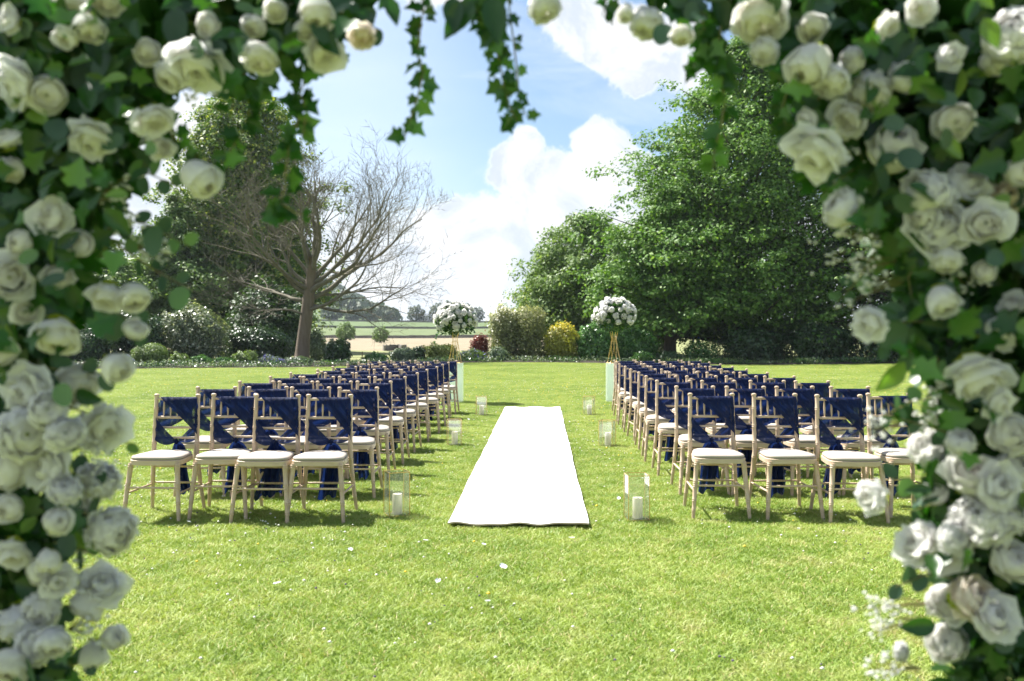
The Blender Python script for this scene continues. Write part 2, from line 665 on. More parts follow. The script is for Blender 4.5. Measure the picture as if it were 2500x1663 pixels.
pts = []
for yy in np.arange(1.0, 41, 1.0):
    wl, wr = -(yy * 0.70 + 3.5), yy * 0.62 + 3.5
    for xx in np.arange(math.floor(wl), math.ceil(wr) + 1, 1.0):
        if yy + 0.4 < float(bed_edge(xx)):
            pts.append((xx, yy, H(xx, yy) - 0.001))
n = len(pts)
scatter('grass', pts, [blade_patch(11), blade_patch(12), blade_patch(13)], rg.integers(0, 4, n) * PI / 2, rg.integers(0, 3, n),
        np.ones(n), 'short mown grass blades of the lawn')


def dots(name, P, size, mat, label, squash=0.7):
    """little flower heads: one mesh of small octahedra"""
    n = len(P)
    base = np.array([(1, 0, 0), (0, 1, 0), (-1, 0, 0), (0, -1, 0), (0, 0, squash), (0, 0, -squash)], float)
    sz = size * rg.uniform(0.6, 1.3, n)
    V = (P[:, None, :] + base[None] * sz[:, None, None]).reshape(-1, 3)
    fb = np.array([(0, 1, 4), (1, 2, 4), (2, 3, 4), (3, 0, 4), (1, 0, 5), (2, 1, 5), (3, 2, 5), (0, 3, 5)])
    F = (np.arange(n)[:, None, None] * 6 + fb[None]).reshape(-1, 3)
    o = obj(name, mesh_np(name, V, F, mat))
    return tag(o, label=label, kind='stuff')


def lawn_points(n, ymin, ymax, clus, thr=0.0, xr=None):
    out_ = []
    while len(out_) < n:
        y = ymin + (ymax - ymin) * rg.random(4000) ** 0.8
        x = rg.uniform(-0.68, 0.60, 4000) * (y + 3)
        if xr:
            x = rg.uniform(xr[0], xr[1], 4000)
        v = np.sin(x * clus + 1.3) * np.cos(y * clus * 0.8 + x * 0.5) + 0.6 * np.sin(x * clus * 2.7 + y * 1.9)
        k = (v + rg.uniform(-1.2, 1.2, 4000) > thr) & (y < bed_edge(x) - 0.3)
        for q in np.stack([x[k], y[k], height(x[k], y[k]) + rg.uniform(0.018, 0.036, k.sum())], -1):
            out_.append(q)
    return np.array(out_[:n])


mwf = m_plain('clover_white', (0.72, 0.70, 0.62), None, rough=0.9)
myf = m_plain('buttercup_yellow', (0.80, 0.58, 0.03), None, rough=0.5)
mpf = m_plain('selfheal_purple', (0.10, 0.07, 0.14), None, rough=0.9)
dots('clover_flowers', lawn_points(6500, 3.3, 36, 0.7, 0.2), 0.0088, mwf, 'small white clover heads dotted over the lawn')
P1 = lawn_points(3600, 16, 37.5, 0.35, 0.1)
P2 = lawn_points(160, 3.4, 16, 0.9, 0.2)
dots('buttercups', np.concatenate([P1, P2]), 0.0105, myf, 'yellow buttercups dotted over the far lawn')
dots('selfheal_flowers', lawn_points(1500, 3.4, 22, 0.6, 0.6), 0.0070, mpf, 'tiny dark purple flowers in the lawn')

# ------------------------------------------------------------------ foliage
def leaf_quads(P, N, size, aspect=0.6, r=rg):
    """rhombic leaves at P with normals N"""
    n = len(P)
    N = N / (np.linalg.norm(N, axis=1, keepdims=True) + 1e-9)
    ref = r.normal(size=(n, 3))
    T = np.cross(N, ref)
    T /= (np.linalg.norm(T, axis=1, keepdims=True) + 1e-9)
    Bv = np.cross(N, T)
    sz = (size * r.uniform(0.6, 1.35, n))[:, None]
    fold = N * sz * 0.16
    V = np.stack([P - T * sz, P + Bv * sz * aspect + fold, P + T * sz, P - Bv * sz * aspect + fold], 1).reshape(-1, 3)
    F = np.arange(4 * n).reshape(n, 4)
    return V, F


def limbs_mesh(chains, name, mat, parent, nside=6):
    mb = MB()
    for pts_, rad in chains:
        mb.tube(pts_, rad, nside, cap=False)
    return mb.build(name, mat, parent, smooth=True)


M['bark'] = m_plain('bark', (0.10, 0.075, 0.055), (0.17, 0.135, 0.10), 3, 0.95, 0.9, 14, stretch=(3, 3, 0.8))
M['bark_dark'] = m_plain('dark_bark', (0.05, 0.038, 0.03), (0.085, 0.065, 0.05), 3, 0.95, 0.9, 14, stretch=(3, 3, 0.8))
M['beech'] = m_leaf('beech_leaves', (0.062, 0.142, 0.026), (0.132, 0.24, 0.046), (0.20, 0.31, 0.075), 0.52, 0.28, spec=0.22)
M['lime_tree'] = m_leaf('bright_tree_leaves', (0.06, 0.125, 0.018), (0.155, 0.24, 0.034), (0.38, 0.42, 0.09), 0.5, 0.30, spec=0.25)
M['grey_tree'] = m_leaf('grey_green_leaves', (0.085, 0.155, 0.04), (0.165, 0.245, 0.075), (0.25, 0.33, 0.13), 0.5, 0.32, spec=0.25)
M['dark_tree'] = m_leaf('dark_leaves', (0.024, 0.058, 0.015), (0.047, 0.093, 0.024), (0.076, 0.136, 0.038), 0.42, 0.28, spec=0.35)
M['far_tree'] = m_leaf('far_leaves', (0.035, 0.065, 0.022), (0.06, 0.10, 0.035), (0.08, 0.125, 0.045), 0.6, 0.2, nscale=0.1)


def make_tree(name, label, x, y, prof, nb, leaf, mat, clump=(0.75, 0.28), per=46, bark='bark', trunk_r=0.35, seed=1,
              lean=0.0, fill=6000, group=None, cl_per=7, up=0.25, trunk_top=None, cat='tree', droop=0.12):
    """prof: (height, radius) pairs; boughs carry flattened clumps of leaves"""
    r = np.random.default_rng(seed)
    z0 = H(x, y)
    root = empty(name, (x, y, z0))
    tag(root, label, cat, group)
    hs = np.array([q[0] for q in prof])
    rs = np.array([q[1] for q in prof])
    zmin, zmax = hs[0], hs[-1]
    # choose heights in proportion to girth
    grid = np.linspace(zmin, zmax, 200)
    wts = np.interp(grid, hs, rs) + 0.4
    cdf = np.cumsum(wts) / wts.sum()
    hh = np.interp((np.arange(nb) + r.random(nb)) / nb, cdf, grid)
    P, N = [], []
    chains = []
    trunk_top = trunk_top or zmax * 0.93
    for k in range(nb):
        h = hh[k]
        a_ = r.uniform(0, 2 * PI)
        R = float(np.interp(h, hs, rs)) * r.uniform(0.74, 1.12) * (1 + 0.12 * math.sin(3 * a_ + seed) + 0.08 * math.sin(5 * a_ + h))
        d = np.array([math.cos(a_), math.sin(a_), 0])
        hb = max(zmin * 0.6, h - R * up - 0.3)
        for j in range(cl_per):
            t = 0.30 + 0.72 * ((j + r.random()) / cl_per)
            c0 = d * R * t
            zc = hb + (h - hb) * t + R * 0.05 * math.sin(t * 3) - droop * R * max(0, t - 0.6) ** 1.3 * 2
            off = r.normal(size=3) * np.array([0.13, 0.13, 0.05]) * R * 0.8 * t
            cpos = c0 + np.array([0, 0, zc]) + off
            m_ = int(per * r.uniform(0.5, 1.4) * (0.45 + 0.75 * t))
            cr = clump[0] * r.uniform(0.6, 1.25)
            q = r.normal(size=(m_, 3))
            q /= np.linalg.norm(q, axis=1, keepdims=True)
            q *= (r.random((m_, 1)) ** 0.45)
            pp = cpos + q * np.array([cr, cr, clump[1] / clump[0] * cr * 1.3])
            P.append(pp)
            N.append(q * 0.5 + np.array([0, 0, 0.75]) + d * 0.35 + r.normal(size=(m_, 3)) * 0.42)
        if k % 3 == 0:
            p0 = Vector((0, 0, hb * 0.9))
            p1 = Vector((*(d[:2] * R * 0.5), hb + (h - hb) * 0.45))
            p2 = Vector((*(d[:2] * R * 0.95), h - 0.05 * R))
            chains.append(([p0, p1, p2], [trunk_r * 0.22 * max(0.35, 1 - h / zmax), trunk_r * 0.13, 0.015]))
    if fill:
        h = np.interp(r.random(fill), cdf, grid)
        R = np.interp(h, hs, rs) * r.random(fill) ** 0.5 * 0.78
        a_ = r.uniform(0, 2 * PI, fill)
        P.append(np.stack([np.cos(a_) * R, np.sin(a_) * R, h], -1))
        N.append(r.normal(size=(fill, 3)) + np.array([0, 0, 0.4]))
    P = np.concatenate(P)
    N = np.concatenate(N)
    P[:, 0] += lean * P[:, 2]
    ok = P[:, 2] > max(0.05, zmin * 0.35)
    P, N = P[ok], N[ok]
    V, F = leaf_quads(P, N, leaf, 0.62, r)
    me = mesh_np('crown', V, F, M[mat], tint=r.random(len(F)))
    obj('crown', me, root)
    mb = MB()
    tp = [Vector((lean * z_ + 0.12 * math.sin(z_ * 0.8 + seed), 0.1 * math.cos(z_ * 0.6), z_)) for z_ in
          np.linspace(-0.1, trunk_top, 9)]
    tr_ = [trunk_r * (1.25 if i == 0 else 1) * (1 - 0.88 * i / 8) for i in range(9)]
    mb.tube(tp, tr_, 10)
    for c_ in chains:
        mb.tube([(v.x + lean * v.z, v.y, v.z) for v in c_[0]], c_[1], 5, cap=False)
    mb.build('trunk', M[bark], root, smooth=True)
    return root


# big beech on the right
TY = 47.0
make_tree('beech_tree', 'tall broad deep green beech towering over the right-hand rows of chairs', atx(1815, TY), TY,
          [(1.15, 5.6), (2.4, 7.9), (5.5, 7.9), (8.0, 6.9), (10.2, 6.3), (12.4, 4.7), (14.6, 3.1), (16.2, 1.6), (17.0, 0.4)],
          380, 0.10, 'beech', (0.85, 0.26), 44, 'bark_dark', 0.42, 3, fill=45000, cl_per=8)
make_tree('beech_tree', 'wide leafy tree with dark lower stem just left of the tall beech', atx(1640, 44.5), 44.5,
          [(1.7, 2.6), (2.6, 3.6), (4.2, 3.8), (6.0, 3.0), (7.6, 1.7), (8.6, 0.5)],
          95, 0.10, 'beech', (0.75, 0.25), 44, 'bark_dark', 0.33, 5, fill=12000, cl_per=7)
make_tree('rounded_tree', 'grey green tree with dark slender trunk behind the yellow shrub', atx(1425, 54), 54,
          [(1.6, 2.8), (2.6, 4.2), (4.5, 4.7), (6.2, 3.7), (7.5, 2.5), (8.6, 0.9)],
          110, 0.105, 'grey_tree', (0.75, 0.38), 46, 'bark_dark', 0.22, 8, fill=11000)
make_tree('rounded_tree', 'smaller pale green tree at the left end of the right-hand tree group', atx(1345, 56), 56,
          [(1.4, 1.5), (2.4, 2.6), (4.0, 2.5), (5.4, 1.5), (6.1, 0.5)],
          46, 0.10, 'lime_tree', (0.6, 0.35), 42, 'bark_dark', 0.16, 9, fill=1500)
make_tree('broad_tree', 'dark leafy tree half hidden behind the right side of the flower arch', atx(2290, 43), 43,
          [(0.9, 3.8), (2.5, 5.0), (5.5, 5.2), (8.5, 4.2), (11, 2.6), (12.5, 0.6)],
          120, 0.12, 'dark_tree', (0.85, 0.35), 44, 'bark_dark', 0.35, 10, fill=5000)
# left group
make_tree('tall_tree', 'tall ivy clad tree with yellow green top behind the bare tree', atx(600, 60), 60,
          [(1.0, 5.0), (4, 6.3), (8, 5.7), (11, 5.3), (14.5, 4.6), (16.6, 3.2), (17.9, 1.5), (18.6, 0.4)],
          300, 0.125, 'lime_tree', (0.85, 0.42), 46, 'bark_dark', 0.5, 21, fill=32000)
make_tree('broad_tree', 'dark green tree under the left edge of the tall ivy clad tree', atx(430, 55), 55,
          [(0.8, 2.5), (2.5, 3.7), (5, 3.6), (7.2, 2.4), (9, 1.2), (10, 0.3)],
          90, 0.115, 'grey_tree', (0.75, 0.4), 46, 'bark_dark', 0.3, 22, fill=3000)
make_tree('broad_tree', 'mid green tree seen through the left side of the flower arch', atx(255, 50), 50,
          [(0.7, 2.6), (2.2, 3.6), (4, 3.4), (5.6, 2.0), (6.5, 0.5)],
          80, 0.11, 'grey_tree', (0.75, 0.4), 46, 'bark_dark', 0.3, 23, fill=3000)
make_tree('broad_tree', 'dark tree at the far left behind the flower arch', atx(40, 48), 48,
          [(0.7, 3.0), (2.2, 4.2), (5, 4.2), (8, 2.6), (9.5, 0.5)],
          90, 0.12, 'dark_tree', (0.85, 0.4), 44, 'bark_dark', 0.3, 24, fill=3000)
make_tree('small_tree', 'dense dark holly tree close behind the trunk of the bare tree', atx(655, 47), 47,
          [(0.3, 2.3), (1.4, 2.7), (2.6, 2.3), (3.6, 1.3), (4.2, 0.4)],
          60, 0.09, 'dark_tree', (0.55, 0.4), 48, 'bark_dark', 0.2, 25, fill=4000)


# ------------------------------------------------------------------ the bare tree
def bare_tree():
    r = random.Random(12)
    TYb = 41.5
    base = Vector((atx(738, TYb), TYb, 0))
    root = empty('bare_tree', (base.x, base.y, H(base.x, base.y)))
    tag(root, 'leafless spreading tree with thick trunk standing on the left behind the chairs', 'tree')
    tb, br, tw = MB(), MB(), MB()
    # trunk, about 3 m to the first fork
    tpts = [(-0.05, 0, -0.1), (0.0, 0, 0.5), (0.08, 0, 1.3), (0.20, 0, 2.2), (0.30, 0, 3.0), (0.42, 0, 3.9), (0.5, 0, 5.0)]
    tb.tube(tpts, [0.42, 0.33, 0.30, 0.285, 0.28, 0.24, 0.20], 14)
    tb.build('trunk', M['bare_trunk'], root, smooth=True)

    def grow(p, d, L, rad, lvl, upt, twist):
        segs = max(3, int(L / (0.30 if lvl > 2 else 0.38)))
        pts_, rads = [p.copy()], [rad]
        step = L / segs
        kids = []
        for i in range(segs):
            t = (i + 1) / segs
            d = (d + Vector((r.gauss(0, 0.16), r.gauss(0, 0.16), r.gauss(0, 0.13))) + Vector((0, 0, upt * (0.10 if lvl < 3 else 0.04)))).normalized()
            p = p + d * step
            pts_.append(p.copy())
            rads.append(rad * (1 - 0.80 * t) * (0.9 if lvl == 1 else 1))
            kids.append((p.copy(), d.copy(), rads[-1], t))
        mb = br if lvl <= 2 else tw
        mb.tube(pts_, rads, 6 if lvl <= 1 else (4 if lvl == 2 else 3), cap=False)
        if lvl >= 4:
            return
        nk = {1: 10, 2: 7, 3: 5}[lvl]
        for k in range(nk):
            q = kids[min(len(kids) - 1, int(len(kids) * (0.22 + 0.78 * (k + r.random()) / nk)))]
            side = Vector((r.gauss(0, 1), r.gauss(0, 1), r.gauss(0.15, 0.6)))
            side = (side - side.dot(q[1]) * q[1]).normalized()
            nd = (q[1] * r.uniform(0.7, 1.15) + side * r.uniform(0.45, 0.95) + Vector((0, 0, 0.12 * upt))).normalized()
            L2 = L * r.uniform(0.36, 0.66) * (1.15 - 0.45 * q[3])
            if L2 < 0.22:
                continue
            grow(q[0], nd, L2, max(0.0085, q[2] * r.uniform(0.42, 0.62)), lvl + 1, upt, twist)

    # main limbs: start height on trunk, direction, length, radius, upward bend
    limbs = [(3.0, (1.0, 0.1, 0.22), 7.6, 0.15, 1.1), (2.5, (0.95, -0.4, 0.05), 5.8, 0.11, 0.4), (3.3, (0.9, -0.5, 0.55), 6.4, 0.15, 0.9),
             (3.8, (0.8, 0.3, 0.9), 6.2, 0.14, 0.7), (4.8, (0.35, 0.2, 1), 4.9, 0.14, 0.2), (4.6, (-0.3, -0.2, 1), 4.6, 0.14, 0.3),
             (3.6, (-0.9, 0.2, 0.75), 5.6, 0.13, 0.6), (3.2, (-1.0, -0.3, 0.40), 5.8, 0.13, 0.6), (2.9, (-1.0, 0.2, 0.1), 5.8, 0.12, 0.4),
             (3.4, (-0.6, -0.8, 0.45), 5.0, 0.12, 0.5), (3.5, (0.2, 0.9, 0.6), 5.0, 0.12, 0.6), (4.2, (0.75, -0.3, 1.1), 5.6, 0.13, 0.3),
             (2.7, (1.0, 0.2, -0.12), 6.2, 0.11, 0.15), (3.9, (-0.7, 0.5, 0.9), 5.2, 0.12, 0.5), (2.2, (-0.9, -0.3, -0.05), 4.2, 0.07, 0.2),
             (3.1, (0.8, 0.3, 0.0), 5.2, 0.09, 0.1), (4.4, (0.5, -0.6, 0.8), 5.2, 0.12, 0.4), (4.3, (-0.5, -0.6, 0.8), 5.0, 0.12, 0.4),
             (3.7, (1.0, -0.1, 0.45), 6.6, 0.13, 0.6)]
    for z_, d, L, rad, upt in limbs:
        L *= 0.84 if d[2] > 0.7 else 0.95
        x_ = float(np.interp(z_, [0.5, 1.3, 2.2, 3.0, 3.9, 5.0], [0, 0.08, 0.2, 0.3, 0.42, 0.5]))
        grow(Vector((x_, 0, z_)), Vector(d).normalized(), L, rad, 1, upt, 0)
    br.build('branches', M['bare_bark'], root, smooth=True)
    o = tw.build('twigs', M['bare_bark'], root, smooth=False)
    tag(o, kind='stuff')


M['bare_bark'] = m_plain('bare_bark', (0.105, 0.094, 0.062), (0.172, 0.156, 0.113), 4, 0.9, 0.5, 20)
M['bare_trunk'] = m_plain('bare_trunk', (0.120, 0.092, 0.062), (0.192, 0.152, 0.108), 2.2, 0.95, 1.0, 16, stretch=(3.5, 3.5, 0.6))
bare_tree()

# ------------------------------------------------------------------ shrubs
M['variegated'] = m_leaf('variegated_leaves', (0.128, 0.153, 0.051), (0.272, 0.281, 0.128), (0.637, 0.595, 0.383), 0.35, 0.3)
M['yellow_shrub'] = m_leaf('golden_leaves', (0.07, 0.13, 0.02), (0.52, 0.46, 0.05), (0.66, 0.52, 0.07), 0.45, 0.35)
M['laurel'] = m_leaf('laurel_leaves', (0.045, 0.125, 0.025), (0.09, 0.20, 0.042), (0.15, 0.28, 0.08), 0.22, 0.25)
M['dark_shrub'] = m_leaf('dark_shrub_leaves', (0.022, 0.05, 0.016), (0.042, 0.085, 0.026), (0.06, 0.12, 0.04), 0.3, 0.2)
M['light_shrub'] = m_leaf('light_shrub_leaves', (0.104, 0.168, 0.040), (0.176, 0.248, 0.072), (0.224, 0.288, 0.096), 0.5, 0.35)
M['grey_shrub'] = m_leaf('grey_shrub_leaves', (0.10, 0.15, 0.08), (0.17, 0.225, 0.13), (0.30, 0.36, 0.26), 0.4, 0.3)
M['red_shrub'] = m_leaf('photinia_leaves', (0.096, 0.080, 0.040), (0.336, 0.064, 0.040), (0.368, 0.112, 0.072), 0.35, 0.3, tcol=(1.2, .8, .6))
M['juniper'] = m_leaf('juniper_leaves', (0.12, 0.17, 0.03), (0.23, 0.27, 0.05), (0.30, 0.32, 0.07), 0.6, 0.2)
M['white_top'] = m_leaf('silver_shrub_leaves', (0.09, 0.13, 0.06), (0.16, 0.20, 0.11), (0.46, 0.47, 0.36), 0.3, 0.3)
mblue = m_leaf('blue_flowers', (0.16, 0.16, 0.42), (0.30, 0.28, 0.60), None, 0.7, 0.3, tcol=(1, 1, 1))


def shrub(label, x0, x1, ytop, ybase, Yd, mat, leaf=0.05, n=3500, boxy=0.0, name='shrub', seed=1, depth=None, flowers=0,
          upright=0.3, lump=0.16, cat='shrub', ragged=0.12, fresh=0.0):
    """a shrub that fills the pixels x0..x1, ytop..ybase when seen at Yd metres"""
    r = np.random.default_rng(seed * 7 + int(x0))
    xa, xb = atx(x0, Yd), atx(x1, Yd)
    cx, rx = (xa + xb) / 2, abs(xb - xa) / 2
    z0 = H(cx, Yd)
    ztop = hz(ytop, Yd) - z0
    rz_ = max(0.12, ztop)
    ry = (depth or rx * 0.85)
    root = empty(name, (cx, Yd, z0))
    tag(root, label, cat)
    u = r.normal(size=(n, 3))
    u /= np.linalg.norm(u, axis=1, keepdims=True)
    u[:, 2] = np.abs(u[:, 2]) * np.where(r.random(n) < 0.25, -0.35, 1)
    e = 1 - 0.55 * boxy
    us = np.sign(u) * np.abs(u) ** e
    ph = seed * 1.7
    lum = 1 + lump * (np.sin(u[:, 0] * 5 + ph) * np.sin(u[:, 1] * 4 + ph) + 0.6 * np.sin(u[:, 2] * 8 + u[:, 0] * 7 + ph) +
                      0.45 * np.sin(u[:, 0] * 15 + u[:, 2] * 13 + 2 * ph))
    dr = 1 - np.abs(r.normal(size=n)) * 0.16 + (r.random(n) < 0.06) * r.uniform(0, ragged, n)
    lowc = rz_ * 0.42
    P = us * (lum * dr)[:, None] * np.array([rx, ry, rz_ - lowc]) * 0.93
    neg = P[:, 2] < 0
    P[neg, 2] = P[neg, 2] * 2.2
    # fill skirts down to the ground
    P[:, 2] += lowc
    sk = r.random(n) < 0.25
    P[sk, 2] = r.uniform(0.02, lowc, sk.sum())
    P = P[P[:, 2] > 0.01]
    N = P - np.array([0, 0, lowc])
    N = N / (np.linalg.norm(N, axis=1, keepdims=True) + 1e-6) + np.array([0, 0, upright]) + r.normal(size=P.shape) * 0.45
    V, F = leaf_quads(P, N, leaf, 0.55, r)
    # interior leaves so that it is not hollow
    m_ = n // 3
    Q = r.normal(size=(m_, 3))
    Q /= np.linalg.norm(Q, axis=1, keepdims=True)
    Q *= r.random((m_, 1)) ** 0.4 * 0.8
    Q = Q * np.array([rx, ry, rz_ * 0.5]) + np.array([0, 0, rz_ * 0.48])
    Q = Q[Q[:, 2] > 0.02]
    V2, F2 = leaf_quads(Q, r.normal(size=Q.shape) + 1e-3, leaf * 1.5, 0.6, r)
    V = np.concatenate([V, V2])
    F = np.concatenate([F, F2 + len(P) * 4])
    # young growth sits on the tips at the top of the bush
    zt_ = np.concatenate([P[:, 2], Q[:, 2] * 0.7]) / rz_
    tn = np.clip(r.random(len(F)) * (1 - fresh) + fresh * (zt_ + r.normal(size=len(F)) * 0.16), 0, 1)
    obj('foliage', mesh_np('foliage', V, F, M[mat], tint=tn), root)
    mb = MB()
    for k in range(5):
        a_ = 2 * PI * k / 5 + seed
        mb.tube([(0.05 * math.cos(a_), 0.05 * math.sin(a_), -0.05), (rx * 0.35 * math.cos(a_), ry * 0.35 * math.sin(a_), rz_ * 0.4),
                 (rx * 0.6 * math.cos(a_), ry * 0.6 * math.sin(a_), rz_ * 0.75)], [0.035, 0.02, 0.006], 5)
    mb.build('stems', M['bark_dark'], root)
    if flowers:
        Qf = P[r.integers(0, len(P), flowers)]
        Qf = Qf[Qf[:, 1] < 0.3 * ry]
        Vf, Ff = leaf_quads(Qf * np.array([1.06, 1.06, 1.03]), r.normal(size=Qf.shape) + np.array([0, -0.5, 0.8]), 0.035, 0.9, r)
        tag(obj('flowers', mesh_np('flowers', Vf, Ff, mblue, tint=r.random(len(Ff))), root), kind='stuff')
    return root


shrub('large block of cream variegated holly in the middle of the far bed', 1186, 1340, 742, 886, 41.6, 'variegated', 0.052, 15000, boxy=0.75, seed=2, depth=1.3, lump=0.08, name='holly_bush', fresh=0.35, ragged=0.22)
shrub('golden yellow shrub between the variegated holly and the green laurels', 1322, 1418, 787, 886, 41.0, 'yellow_shrub', 0.048, 7500, boxy=0.3, seed=3, depth=0.9, name='golden_shrub', lump=0.12, fresh=0.75, ragged=0.25)
shrub('glossy green laurel directly right of the golden shrub', 1402, 1505, 786, 887, 41.0, 'laurel', 0.065, 6500, boxy=0.35, seed=4, depth=0.9, name='laurel_bush', lump=0.1)
shrub('dark glossy laurel behind the right-hand flower stand', 1490, 1612, 792, 888, 41.5, 'laurel', 0.065, 6500, boxy=0.3, seed=5, depth=0.9, name='laurel_bush')
shrub('red leaved photinia left of the variegated holly', 1146, 1196, 814, 872, 41.8, 'red_shrub', 0.045, 2200, seed=6, name='photinia_bush', fresh=0.7, ragged=0.3)
shrub('low silvery blue shrub at the foot of the variegated holly', 1190, 1243, 846, 889, 40.0, 'grey_shrub', 0.042, 2400, seed=7)
shrub('low green shrub with blue flowers right of the left flower stand', 1118, 1192, 852, 890, 39.9, 'light_shrub', 0.04, 3200, seed=8, flowers=260)
shrub('flat spreading golden green juniper behind the left flower stand', 1030, 1122, 838, 888, 41.3, 'juniper', 0.045, 4500, boxy=0.4, seed=9, name='juniper_bush', upright=0.6, lump=0.2)
shrub('grey green rounded shrub left of the spreading juniper', 948, 1018, 848, 891, 40.5, 'grey_shrub', 0.042, 3200, seed=10)
shrub('dark upright shrub tucked between grey shrub and juniper', 1000, 1048, 845, 890, 41.4, 'dark_shrub', 0.045, 2200, seed=11)
shrub('bright green low shrub above the last left-hand row of chairs', 884, 950, 861, 895, 39.6, 'laurel', 0.042, 3000, seed=12)
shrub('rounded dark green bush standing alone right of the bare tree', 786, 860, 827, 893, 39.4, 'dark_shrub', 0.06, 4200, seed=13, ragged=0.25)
shrub('loose leafy shrub close behind the right side of the bare trunk', 742, 796, 800, 884, 43.5, 'grey_shrub', 0.055, 3000, seed=14)
shrub('low pale spreading plant at the foot of the bare trunk', 688, 768, 872, 901, 38.0, 'grey_shrub', 0.04, 2600, seed=15, lump=0.25)
shrub('low clump of blue purple flowers left of the bare trunk', 628, 694, 868, 901, 37.6, 'grey_shrub', 0.035, 2600, seed=16, flowers=650, lump=0.22, name='flower_clump', cat='plant')
shrub('lime green leafy clump below the dark trees on the left', 568, 632, 858, 901, 37.4, 'light_shrub', 0.045, 2800, seed=17, lump=0.28, ragged=0.3)
shrub('low dark green plants left of the lime green clump', 516, 575, 873, 902, 36.8, 'laurel', 0.04, 2200, seed=18)
shrub('dark green mound at the foot of the silvery rhododendron', 462, 520, 868, 903, 36.0, 'laurel', 0.042, 2200, seed=19)
shrub('small lime clump right of the clipped round bush', 412, 464, 862, 904, 35.2, 'light_shrub', 0.04, 2200, seed=20, lump=0.24)
shrub('rounded light green clipped bush at the left end of the bed', 320, 412, 836, 907, 34.0, 'light_shrub', 0.03, 8000, boxy=0.2, seed=21, lump=0.06, name='round_bush')
shrub('low plant with mauve flowers left of the clipped round bush', 286, 330, 868, 910, 33.0, 'grey_shrub', 0.04, 1600, seed=22, flowers=200)
shrub('big silvery green rhododendron in front of the dark left-hand trees', 396, 556, 740, 898, 40.5, 'white_top', 0.062, 11000, boxy=0.25, seed=23, depth=1.5, name='rhododendron', lump=0.14)
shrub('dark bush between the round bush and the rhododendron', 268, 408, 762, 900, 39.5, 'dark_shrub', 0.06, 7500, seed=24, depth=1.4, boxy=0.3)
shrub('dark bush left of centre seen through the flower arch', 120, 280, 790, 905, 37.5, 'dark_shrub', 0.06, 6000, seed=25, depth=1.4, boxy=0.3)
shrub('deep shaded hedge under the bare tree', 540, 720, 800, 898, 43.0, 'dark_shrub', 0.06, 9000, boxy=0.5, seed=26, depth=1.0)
shrub('leafy green clump in front of the dark laurel, behind the right-hand chairs', 1540, 1602, 855, 889, 40.2, 'laurel', 0.045, 2400, seed=27)
shrub('low green plant right of the beech stem', 1600, 1668, 856, 890, 40.4, 'dark_shrub', 0.045, 2400, seed=28)
shrub('thin shaded shrub under the beech beside the blue frame', 1660, 1765, 828, 891, 41.5, 'laurel', 0.05, 1500, seed=29)
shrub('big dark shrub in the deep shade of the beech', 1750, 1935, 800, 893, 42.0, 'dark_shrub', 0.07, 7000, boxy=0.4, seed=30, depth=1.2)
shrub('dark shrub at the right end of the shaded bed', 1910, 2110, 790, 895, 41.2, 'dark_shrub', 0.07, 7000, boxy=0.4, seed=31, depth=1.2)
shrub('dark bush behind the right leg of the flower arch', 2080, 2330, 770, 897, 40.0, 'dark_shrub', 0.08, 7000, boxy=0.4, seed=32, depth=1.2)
shrub('laurel hedge between the rounded tree and the beech', 1560, 1630, 700, 830, 50.0, 'grey_shrub', 0.09, 3500, boxy=0.3, seed=33, depth=1.4)

# low ground cover spilling over the lawn edge
rgc = np.random.default_rng(77)
for gi, (mt_, nn_) in enumerate((('laurel', 9000), ('light_shrub', 7000), ('grey_shrub', 7000), ('dark_shrub', 9000))):
    cxs = rgc.uniform(-27, 24, 150)
    ch_ = rgc.uniform(0.06, 0.30, 150)
    k_ = rgc.integers(0, 150, nn_)
    x_ = cxs[k_] + rgc.normal(size=nn_) * 0.28
    y_ = bed_edge(x_) + 0.22 + np.abs(rgc.normal(size=nn_)) * 0.30 + 0.15 * np.sin(cxs[k_] * 3)
    z_ = height(x_, y_) + ch_[k_] * rgc.random(nn_) ** 0.7 + 0.02
    P_ = np.stack([x_, y_, z_], -1)
    V_, F_ = leaf_quads(P_, rgc.normal(size=P_.shape) * 0.6 + np.array([0, -0.4, 0.9]), 0.038, 0.5, rgc)
    tag(obj('ground_cover', mesh_np('ground_cover', V_, F_, M[mt_], tint=rgc.random(len(F_)))),
        label='low mixed leafy plants along the edge of the flower bed', kind='stuff')

# blue timber frame and pale trough seen under the beech
mbp = m_plain('blue_paint', (0.06, 0.13, 0.36), (0.09, 0.17, 0.42), 8, 0.6)
fr = empty('blue_frame', (atx(1700, 46), 46, 0))
tag(fr, 'small blue painted a-shaped frame half hidden under the beech', 'frame')
for s_ in (-1, 1):
    mb = MB()
    mb.tube([(s_ * 0.34, 0, 0), (s_ * 0.10, 0, 1.15)], 0.045, 8)
    mb.build('leg', mbp, fr)
mb = MB()
mb.box((0, 0, 0.45), (0.5, 0.07, 0.08))
mb.build('crossbar', mbp, fr)

# ------------------------------------------------------------------ fields: walls, far trees
mstone = m_plain('wall_stone', (0.11, 0.10, 0.09), (0.19, 0.175, 0.15), 0.8, 0.95, 0.6, 5)


